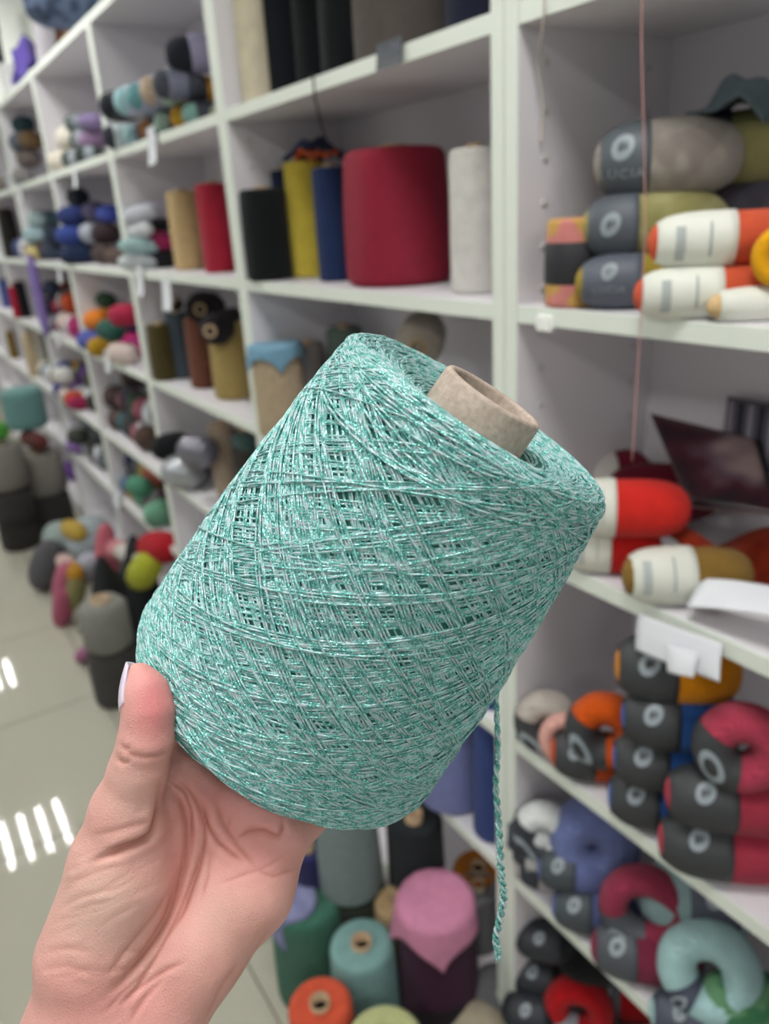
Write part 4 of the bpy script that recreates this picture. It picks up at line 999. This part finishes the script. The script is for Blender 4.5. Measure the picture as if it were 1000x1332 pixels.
# fourth compartment: shiny bagged balls
pl = plain('c9cdd2', .08, .1, 40, 0, .6)
for px, py, hp, lb, col in [(240, 622, 44, 'silver wrapped ball with a bright glint', 'a9adb2'), (264, 634, 40, 'dark grey wrapped ball beside the silver one', '7b7b86')]:
    P = at_y(px, py, .08); o = skein(px, py, hp, .08, col, lb, L=.13, band=None, p=2.8, shine=1.0)
    o.children[0].data.materials[0] = plain(col, .12, .2, 60, .3, .5)
skein(246, 588, 34, .14, '1d2140', 'midnight blue ball behind the silver ball', L=.13, band=None); skein(232, 640, 34, .14, '17181c', 'black ball left of the silver ball', L=.12, band=None)
skein(274, 660, 26, .05, '0f6a58', 'small emerald ball at the shelf front', L=.06, band=None); cone(296, 622, 34, 96, .10, 'b3a08c', 'beige yarn cone in the fourth compartment', taper=.97)
cone(322, 612, 34, 100, .12, '4c4642', 'dark brown yarn cone by the upright', taper=.97); skein(300, 584, 26, .16, '6e6232', 'olive yellow ball lying at the back top', L=.14, band=None, axis=(1, .2, 0), settle=False); skein(320, 590, 22, .10, '35504e', 'dark teal ball on the brown cone', L=.1, band=None)

# ================================================================== fourth bookcase (cream balls, orange and lime pile)
for px, py, hp, y, col, lb in [(78, 200, 26, .07, 'e2dacb', 'cream ball, lower of two'), (86, 150, 30, .09, 'e8e3d6', 'cream ball, upper of two, resting high'), (96, 190, 24, .06, '4e5a56', 'grey green ball at the shelf front'), (108, 180, 24, .09, '2f3f3a', 'dark green ball in the middle'),
        (104, 165, 22, .1, '6b7674', 'grey ball above the green ones'), (116, 192, 22, .06, '39433f', 'bottle green ball at the right'), (122, 182, 22, .09, '9a7fa0', 'lilac ball near the upright'), (122, 160, 20, .09, '8d7ea6', 'pale violet ball on top near the upright')]:
    skein(px, py, hp, y, col, lb + ', fourth bookcase', L=.10, band=(-.3, .3) if 'gr' in lb else None, bcol='8a9298', p=2.8)
for px, py, hp, y, col, lb in [(90, 330, 24, .06, '1f2a50', 'navy ball at lower left'), (104, 332, 26, .07, '22304f', 'dark blue ball at the bottom'), (120, 330, 26, .08, '5d5a66', 'mauve grey ball at the bottom'), (136, 334, 26, .06, '4a3c38', 'dark brown ball by the upright, bottom'), (152, 334, 22, .06, '5c4c46', 'brown ball at the bottom right'),
        (92, 305, 26, .07, '3a4c94', 'cobalt ball on the left'), (108, 308, 24, .08, 'c6c6c2', 'white ball in the middle row'), (122, 304, 26, .08, 'aeb4c0', 'silver ball in the middle row'), (138, 306, 26, .08, '3a2c30', 'dark plum ball in the middle row'),
        (94, 282, 26, .09, '2d3a70', 'indigo ball in the top row'), (108, 282, 24, .09, 'b9bbb4', 'light grey ball in the top row'), (124, 278, 26, .09, '55506e', 'violet grey ball in the top row'), (138, 262, 24, .10, '4a58b0', 'bright blue ball perched on top'), (102, 262, 24, .12, '1a1e2a', 'black ball perched on top')]:
    skein(px, py, hp, y, col, lb + ' of the navy pile', L=.105, band=None, p=2.8)
for px, py, hp, y, col, lb in [(120, 452, 26, .06, '5a64b0', 'blue violet ball at lower left'), (134, 456, 24, .05, 'b08a24', 'ochre ball at the bottom'), (150, 464, 26, .06, '2f5c52', 'pine green ball at the bottom'), (160, 462, 26, .07, 'd8c8c0', 'cream ball with pink at the bottom'), (174, 474, 26, .06, 'b02a4a', 'crimson ball by the upright'),
        (130, 430, 26, .08, '35605c', 'teal ball in the middle row'), (146, 434, 26, .09, '3c5a3a', 'moss green ball in the middle row'), (160, 438, 28, .08, 'e0d8cc', 'ivory ball in the middle row'), (174, 446, 28, .07, 'd02a7c', 'hot pink ball in the middle row'),
        (124, 408, 26, .10, 'e8862a', 'orange ball in the top row'), (140, 408, 26, .10, 'e0a030', 'amber ball in the top row'), (154, 410, 26, .10, 'a8b836', 'lime green ball in the top row'), (172, 420, 26, .09, 'c83a8a', 'pink ball in the top row'), (138, 390, 20, .13, '2e4a36', 'dark green ball perched at the back'), (164, 388, 24, .12, '3a3560', 'indigo ball perched at the back')]:
    skein(px, py, hp, y, col, lb + ' of the bright pile', L=.105, band=None, p=2.8)
for k, (px, py, hp, y, col, c2, lb) in enumerate([(158, 545, 30, .08, '4c4040', '6a5a58', 'brown grey ball, bottom left'), (176, 552, 30, .07, '564a48', '8a5a62', 'brown pink ball, bottom middle'), (194, 566, 30, .07, '4a4442', '70605c', 'taupe tweed ball, bottom right'), (152, 515, 30, .10, '463a3a', '5a4846', 'dark brown ball, upper left'), (170, 520, 30, .09, '5c5050', '8a6468', 'rosy brown tweed ball, upper middle'), (186, 530, 30, .09, '4d4a48', '6a7a70', 'grey green tweed ball, upper right'), (176, 490, 28, .12, '3f3634', '544644', 'chocolate ball on top')]):
    skein(px, py, hp, y, col, lb + ' of the brown heap', c2=c2, L=.105, band=None, p=2.8)
for px, py, hp, y, col, lb in [(166, 592, 24, .06, '2a7c88', 'turquoise ball'), (180, 604, 26, .07, '8a4a5a', 'dusty pink ball'), (196, 606, 28, .08, '5a4644', 'brown ball'), (172, 632, 26, .08, '5a6690', 'denim blue ball'), (196, 640, 32, .07, 'c2a04c', 'ochre yellow ball'), (206, 668, 34, .04, '6fa488', 'mint green ball'), (186, 660, 26, .06, '4f8a70', 'jade green ball')]:
    skein(px, py, hp, y, col, lb + ' in the low compartments beside the uprights', L=.105, band=None, p=2.8)
price_tag(98, 232, 12, 22, 'white tag under the cream balls', tilt=.1); price_tag(141, 470, 18, 26, 'white tag under the bright pile'); price_tag(152, 645, 22, 26, 'white tag on the lowest visible shelf edge, under the brown heap')

# ================================================================== fifth and sixth bookcases
for px, py, hp, y, col, lb in [(26, 214, 22, .06, '8c8a8a', 'stone grey ball, bottom left'), (38, 210, 22, .07, '6d6460', 'taupe ball, bottom right'), (28, 192, 22, .08, '5a6470', 'slate ball, middle left'), (40, 190, 22, .08, '6a5438', 'brown ball, middle right'), (32, 172, 20, .1, '2e4650', 'petrol ball on top'), (44, 176, 18, .1, '5c4a30', 'umber ball on top')]:
    skein(px, py, hp, y, col, lb + ', upper shelf of the fifth bookcase', L=.105, band=None, p=2.8)
for px, py, hp, y, col, lb in [(44, 328, 18, .05, 'd0c080', 'pale yellow ball, bottom left'), (56, 328, 22, .07, '5a4038', 'rust brown ball, bottom'), (68, 328, 22, .07, '3a4454', 'dark slate ball, bottom right'), (46, 306, 20, .08, 'a9c4cc', 'pale blue ball, middle left'), (60, 306, 22, .08, '6a8496', 'steel blue ball, middle'), (72, 300, 22, .09, '303c4c', 'ink blue ball, middle right'), (48, 284, 20, .1, 'b4ccd0', 'ice blue ball, top left'), (62, 282, 20, .1, '56707c', 'grey blue ball, top')]:
    skein(px, py, hp, y, col, lb + ', blue shelf of the fifth bookcase', L=.105, band=None, p=2.8)
for px, py, hp, y, col, lb in [(66, 414, 22, .06, '8e8e98', 'silver grey ball, bottom'), (80, 420, 20, .06, '7e2440', 'wine red ball, bottom right'), (68, 390, 22, .08, '262c40', 'navy black ball, middle'), (82, 396, 20, .08, '94304e', 'raspberry ball, middle right'), (66, 366, 22, .1, '2c3448', 'dark navy ball, top'), (82, 372, 20, .1, '6a3a34', 'brown red ball, top right')]:
    skein(px, py, hp, y, col, lb + ', third shelf of the fifth bookcase', L=.105, band=None, p=2.8)
o = skein(50, 385, 13, -.012, '8f7cc0', 'lilac skein hanging beside an upright of the fifth bookcase', axis=(0.02, 0, 1), L=.36, band=None, p=3, settle=False, name='yarn_skein', cat='skein')
for px, py, hp, y, col, lb in [(72, 480, 26, .07, '3c4484', 'royal blue ball, upper left'), (84, 470, 24, .09, '35407c', 'ultramarine ball, upper right'), (84, 492, 22, .04, 'dcdcd8', 'white ball over the orange one'), (96, 498, 24, .05, 'c8581c', 'orange ball on the right'), (88, 516, 20, .05, 'd2c4c0', 'pale pink ball, lower left'), (98, 520, 22, .05, 'b84020', 'red orange ball, lower right'), (104, 524, 18, .04, 'a02a58', 'magenta ball by the upright')]:
    skein(px, py, hp, y, col, lb + ', fourth shelf of the fifth bookcase', L=.10, band=None, p=2.8)
for px, py, hp, y, col, lb in [(88, 575, 24, .04, '8a5cb0', 'violet ball, upper left'), (94, 600, 22, .03, '7c54a6', 'purple ball, lower left'), (86, 548, 22, .05, '9a78bc', 'light violet ball at the top'), (112, 572, 24, .07, 'c08a2c', 'golden ball on the right'), (116, 548, 22, .08, 'a8884c', 'tan ball at the top right'), (104, 552, 20, .06, 'b4b4be', 'silver ball at the top'), (106, 592, 20, .06, '40443c', 'dark green grey ball in the middle')]:
    skein(px, py, hp, y, col, lb + ', violet shelf of the fifth bookcase', L=.10, band=None, p=2.8)
def fill(i, k, pile, cols, x0=.07, dx=.10, per=5, y0=.07):
    xl = X0-PITCH*i
    for n, (nm, hx_) in enumerate(cols):
        row_, c_ = divmod(n, per); r = .043+.006*random.random()
        P = np.array([xl+x0+dx*c_+.02*row_+random.uniform(-.008, .008), y0+.03*row_+random.uniform(-.01, .01), TOPS[k]+r*.97+row_*.086])
        ax = (cos(1.4*random.random()), .3+random.random(), random.uniform(-.15, .15)); M = frame_of(ax, P)
        o = tag(empty('yarn_ball', mat=M), nm+' ball in the '+pile, 'yarn ball', pile); h = .05
        pr = [(max(r*(1-abs(sin(pi/2*(-1+q/8)))**2.6)**.42, .0015), h*sin(pi/2*(-1+q/8))) for q in range(17)]
        obj('yarn', *lathe(pr, 26), yarn(hx_), o)
        if n % 3 == 0: obj('label_band', *lathe([(r*1.01, -h*.45), (r*1.035, -.1*h), (r*1.03, h*.25)], 26, False), plain('c9ccd2' if n % 2 else '4a4d56', .6), o)
def cl(t_): return [tuple(x.split(':')) for x in t_.split(',')]
fill(3, 4, 'pile on the fourth shelf of the cream ball bookcase', cl('maroon:6a3440,dark teal:2a6a72,charcoal:3c3c40,dusky pink:96606a,coffee:4e3c34,grey:77757a,plum:5a3c50,forest green:36543e,rose:a05a6a,slate blue:56627c'))
fill(3, 5, 'pile on the lowest shelf of the cream ball bookcase', cl('blue grey:66728e,ochre:c0a050,sea green:6aa286,mauve:8a5a78,leaf green:5a8a5a,navy:2e3a5c,straw:c8b878,coral:c06a5a'))
fill(4, 4, 'pile on the fourth shelf of the lilac skein bookcase', cl('violet:8258a8,orchid:9a70b8,silver:b0b0b8,tan:b08c50,black green:343a34,amber:c89030,lemon:c8b450,deep violet:6c4a94,moss:5a6040'))
fill(4, 5, 'pile on the lowest shelf of the lilac skein bookcase', cl('dark grey:4a4c50,silver white:b4b8bc,black:24262a,olive black:3c3c34,steel:6c7278,ash:8c8e90,graphite:3a3c42,pewter:5e6266'))
fill(4, 3, 'pile on the third shelf of the lilac skein bookcase', cl('cobalt:3a4890,white:d8d8d4,tangerine:d0641e,scarlet:b83a24,fuchsia:a43068,royal blue:34427e,cream:d8d0c4,vermilion:c04a24'))
fill(5, 2, 'pile on the second shelf of the farthest visible bookcase', cl('red:b02038,ink:22242c,blue:45558c,crimson:9a2038'))
fill(5, 1, 'pile on the upper shelf of the farthest visible bookcase', cl('petrol:34505a,stone:8c8884,umber:5e4c34,fog:a0a4a6'))
fill(5, 4, 'pile on the fourth shelf of the farthest visible bookcase', cl('sand:c0ac8c,ivory:d8d2c4,denim:5a6c88,pearl:c4c4c0,khaki:8a8058'))

price_tag(27, 252, 12, 20, 'white tag under the grey balls at the far left', tilt=.1); price_tag(76, 440, 16, 20, 'white tag under the wine red ball'); price_tag(78, 356, 12, 22, 'white tag beside the dark navy ball')
skein(4, 274, 34, .08, 'd8401a', 'vivid orange red ball at the left picture edge', L=.16, band=None, p=2.8, settle=False); cone(14, 312, 22, 60, .08, '2b2825', 'black brown cone under the orange red ball')
for px, py, w_, h_, col, lb in [(10, 392, 14, 36, '4c5a96', 'blue cone'), (19, 396, 14, 40, 'b0203a', 'red cone'), (30, 398, 16, 46, '15161a', 'black cone')]: cone(px, py, w_, h_, .07, col, lb + ' in the trio at the far left')
cone(15, 446, 10, 36, .09, '7c6428', 'olive cone on the far left shelf'); cone(46, 480, 18, 56, .08, 'c9b596', 'sand cone on the far left shelf'); cone(58, 482, 14, 56, .08, 'd8d4c8', 'cream cone on the far left shelf')
# things on top of the far bookcases
ZT = TOPS[0]
def on_top(px, py, y=.12): P = at_y(px, py, y); return P
def carton(px, py, wx, wz, col, label, y=.12, dy=.16, rz=0.0, zb=None, name='box', cat='box'):
    P = at_y(px, py, y); s = depth(P)/F; W_, H_ = wx*s*1.5, wz*s
    o = tag(empty(name, (P[0], y, ZT if zb is None else zb)), label, cat); o.rotation_euler = (0, 0, rz)
    obj('body', *box(-W_/2, W_/2, -dy/2, dy/2, 0, H_, .004), plain(col, .6), o, False)
    obj('lid', *box(-W_/2-.003, W_/2+.003, -dy/2-.003, dy/2+.003, H_*.78, H_+.002, .004), plain(col, .55, .04), o, False)
    return o, H_
o, hb = carton(19, 86, 22, 36, 'e6e6e8', 'white box, lower one on top of the far bookcases', y=.06, dy=.1)
carton(24, 40, 26, 50, 'd6d6d4', 'grey white box standing behind the lower white box', y=.18, dy=.1)
crumple(at_y(46, 74, .08)*[1, 1, 0]+[0, 0, ZT], .11, .08, .06, '6a5ab0', 'purple knitted bag on top of the far bookcases', name='knitted_bag', cat='bag', seed=11)
skein(66, 24, 40, .12, 'b07a5c', 'tan and brown roll standing on top of the bookcases', axis=(.1, 0, 1), L=.34, band=None, c2='6c4a3c', p=6, name='fabric_roll', cat='fabric roll', settle=False)
skein(58, 48, 26, .08, 'd0ccd4', 'white roll leaning beside the tan roll', axis=(.3, 0, 1), L=.3, band=None, p=6, name='fabric_roll', cat='fabric roll', settle=False)
skein(96, 8, 56, .12, '5a6880', 'large blue grey marled ball on top of the bookcases', c2='39455a', L=.3, band=None, p=2.8, settle=False)
carton(4, 92, 8, 130, '22262a', 'tall dark display board standing on the farthest visible bookcase', y=.16, dy=.03, name='display_board', cat='board')

# ================================================================== floor along the far bookcases
def fstack(px, py, wp, col, label, H, z=0, **kw): return cone(px, py, wp, 0, 0, col, label, floor_z=z, H=H, taper=.97, **kw)
a_ = fstack(60, 640, 54, '3a3938', 'dark grey yarn cone, lower half of the right far floor stack', .20, tube=False)[1]
b_ = fstack(21, 676, 46, '33312f', 'dark grey yarn cone at the floor, left far stack', .14, tube=False)[1]
def on(c, col, label, H, k=1.0, z=None, **kw):
    X, Y, zb, H0, r_, rt = c; z = zb+H0 if z is None else z
    o = tag(empty('yarn_cone', (X, Y, z+.001)), label, 'yarn cone')
    R_ = r_*k; b = .02; pr = [(R_-b, 0), (R_, b), (R_, H-b), (R_-b, H), (.03, H-.004)]
    obj('winding', *lathe(pr, 36), yarn(col), o); obj('tube', *lathe([(.03, H*.8), (.03, H+.01), (.024, H+.01), (.022, H*.5)], 20, False), CARD, o)
    return (X, Y, z, H, R_, R_)
a3 = on(a_, '8d8a82', 'pale grey yarn cone, top of the right far floor stack', .22, 1.02)
b2 = on(b_, '3c3a3a', 'charcoal yarn cone, middle of the left far floor stack', .17, 1.1); b3 = on(b2, '87847c', 'pale grey yarn cone, top of the left far floor stack', .22, 1.08)
def on_stack(c, dz, R_, H, col, label, name, cat, ax=(0, 0, 1), p=14, dx=0.0):
    X, Y, z, H0, _, _ = c; up = ax[2] > .5; zc = z+H0+.014+dz+(H/2 if up else R_)
    P = np.array([X+dx, Y, zc]); o = tag(empty(name, mat=frame_of(ax, P)), label, cat); h = H/2
    pr = [(max(R_*(1-abs(sin(pi/2*(-1+k/9)))**p)**.4, .0015), h*sin(pi/2*(-1+k/9))) for k in range(19)]
    obj('yarn', *lathe(pr, 32), yarn(col), o); return o
on_stack(a3, 0, .045, .24, '6a3a36', 'brown red folded bundle between the pale cone and the teal drum', 'yarn_bundle', 'yarn bundle', (1, .2, 0), 4)
on_stack(a3, .092, .10, .21, '6f9a98', 'teal felt drum standing on the right far stack', 'felt_drum', 'drum', dx=-.08)
on_stack(b3, 0, .05, .15, '4f9a3c', 'bright green ball on the left far stack', 'yarn_ball', 'yarn ball', (.8, .6, 0), 2.6)
# bags and packs lying in the aisle in front of the fourth bookcase
HEAP = [(118, 700, 60, .20, 'a3adb4', 'blue grey plastic pack on top of the floor heap', (1, -.3, .25), .34), (80, 700, 44, .16, '9aa8a6', 'pale sage pack at the far side of the floor heap', (1, .1, .1), .22), (60, 735, 40, .12, '5c5b60', 'dark grey pack on the left of the floor heap', (.2, .4, .9), .24),
        (96, 690, 26, .28, 'b89a44', 'mustard ball behind the blue grey pack', (1, .2, 0), .18), (92, 742, 26, .22, 'b8862a', 'golden brown ball in the floor heap', (1, .2, 0), .16), (86, 732, 22, .24, 'c8aba6', 'pale pink ball in the floor heap', (1, .2, 0), .12),
        (84, 762, 30, .16, 'b8657e', 'rose pink ball hanging at the left of the floor heap', (.3, .2, .9), .22), (82, 790, 26, .08, 'b05a74', 'rose pink ball at the floor, left of the grey stack', (.3, .2, .9), .2), (112, 740, 34, .2, 'a9abb8', 'silver pack in the middle of the floor heap', (.6, .3, .6), .2),
        (140, 735, 30, .22, 'c86a78', 'salmon pink skein standing in the floor heap', (.1, .1, 1), .36), (154, 715, 26, .30, 'cf8a90', 'light pink ball behind the lime one', (1, .3, 0), .16), (170, 722, 26, .34, 'cfcac4', 'cream white pack behind the lime ball', (1, .3, 0), .18),
        (98, 770, 26, .14, '8f8a5c', 'khaki ball between the pink and the grey stack', (.3, .2, .9), .18), (112, 850, 20, .04, 'a3688c', 'mauve ball on the floor beside the dark cone', (.4, .4, .3), .1)]
for px, py, hp, z, col, lb, ax, ln in HEAP: floor_ball(px, py, hp, z, col, lb, axis=ax, L=ln)
crumple(np.array([-2.62, -.16, 0]), .15, .13, .15, '15171d', 'black fabric bag slumped on the floor behind the lime ball', name='fabric_bag', cat='bag', seed=21, mat=plain('15171d', .8, .2, 30))
floor_ball(188, 742, 40, .33, 'b4b83a', 'lime yellow ball lying on the black bag', axis=(.3, .5, .7), L=.16)
floor_ball(208, 712, 44, .40, 'b01c28', 'red ball on top of the black bag', axis=(1, .4, .2), L=.2)
d_ = fstack(144, 842, 62, '4a4846', 'dark grey yarn cone, lower of the near floor stack', .19, tube=False)[1]
on(d_, '8a8a84', 'light grey yarn cone, upper of the near floor stack', .17, .95)

# pink thread strung in front of the near bookcase, and a pale one at the panel
pts = [at_y(835, -30, -.05), at_y(834, 60, -.05), at_y(838, 200, -.05), at_y(839, 300, -.05), at_y(833, 420, -.05), at_y(822, 600, -.05)]
def thread(pts, rad, col, label):
    n = len(pts); q = np.linspace(0, n-1, 60); Pq = np.array([np.interp(q, range(n), [p[k] for p in pts]) for k in range(3)]).T
    for _ in range(8): Pq[1:-1] = .5*Pq[1:-1]+.25*(Pq[2:]+Pq[:-2])
    tag(obj('yarn_thread', *tube_path(Pq, rad, 6), yarn(col)), label, 'thread')
thread(pts, .00055, 'd8a09a', 'pink yarn thread hanging in front of the taupe ball')
thread([at_y(708, -20, -.01), at_y(708, 22, -.008), at_y(700, 80, .02), at_y(706, 130, .03), at_y(704, 185, .03)], .0016, 'd8cfc8', 'pale beige yarn end dangling from the top shelf by the post')
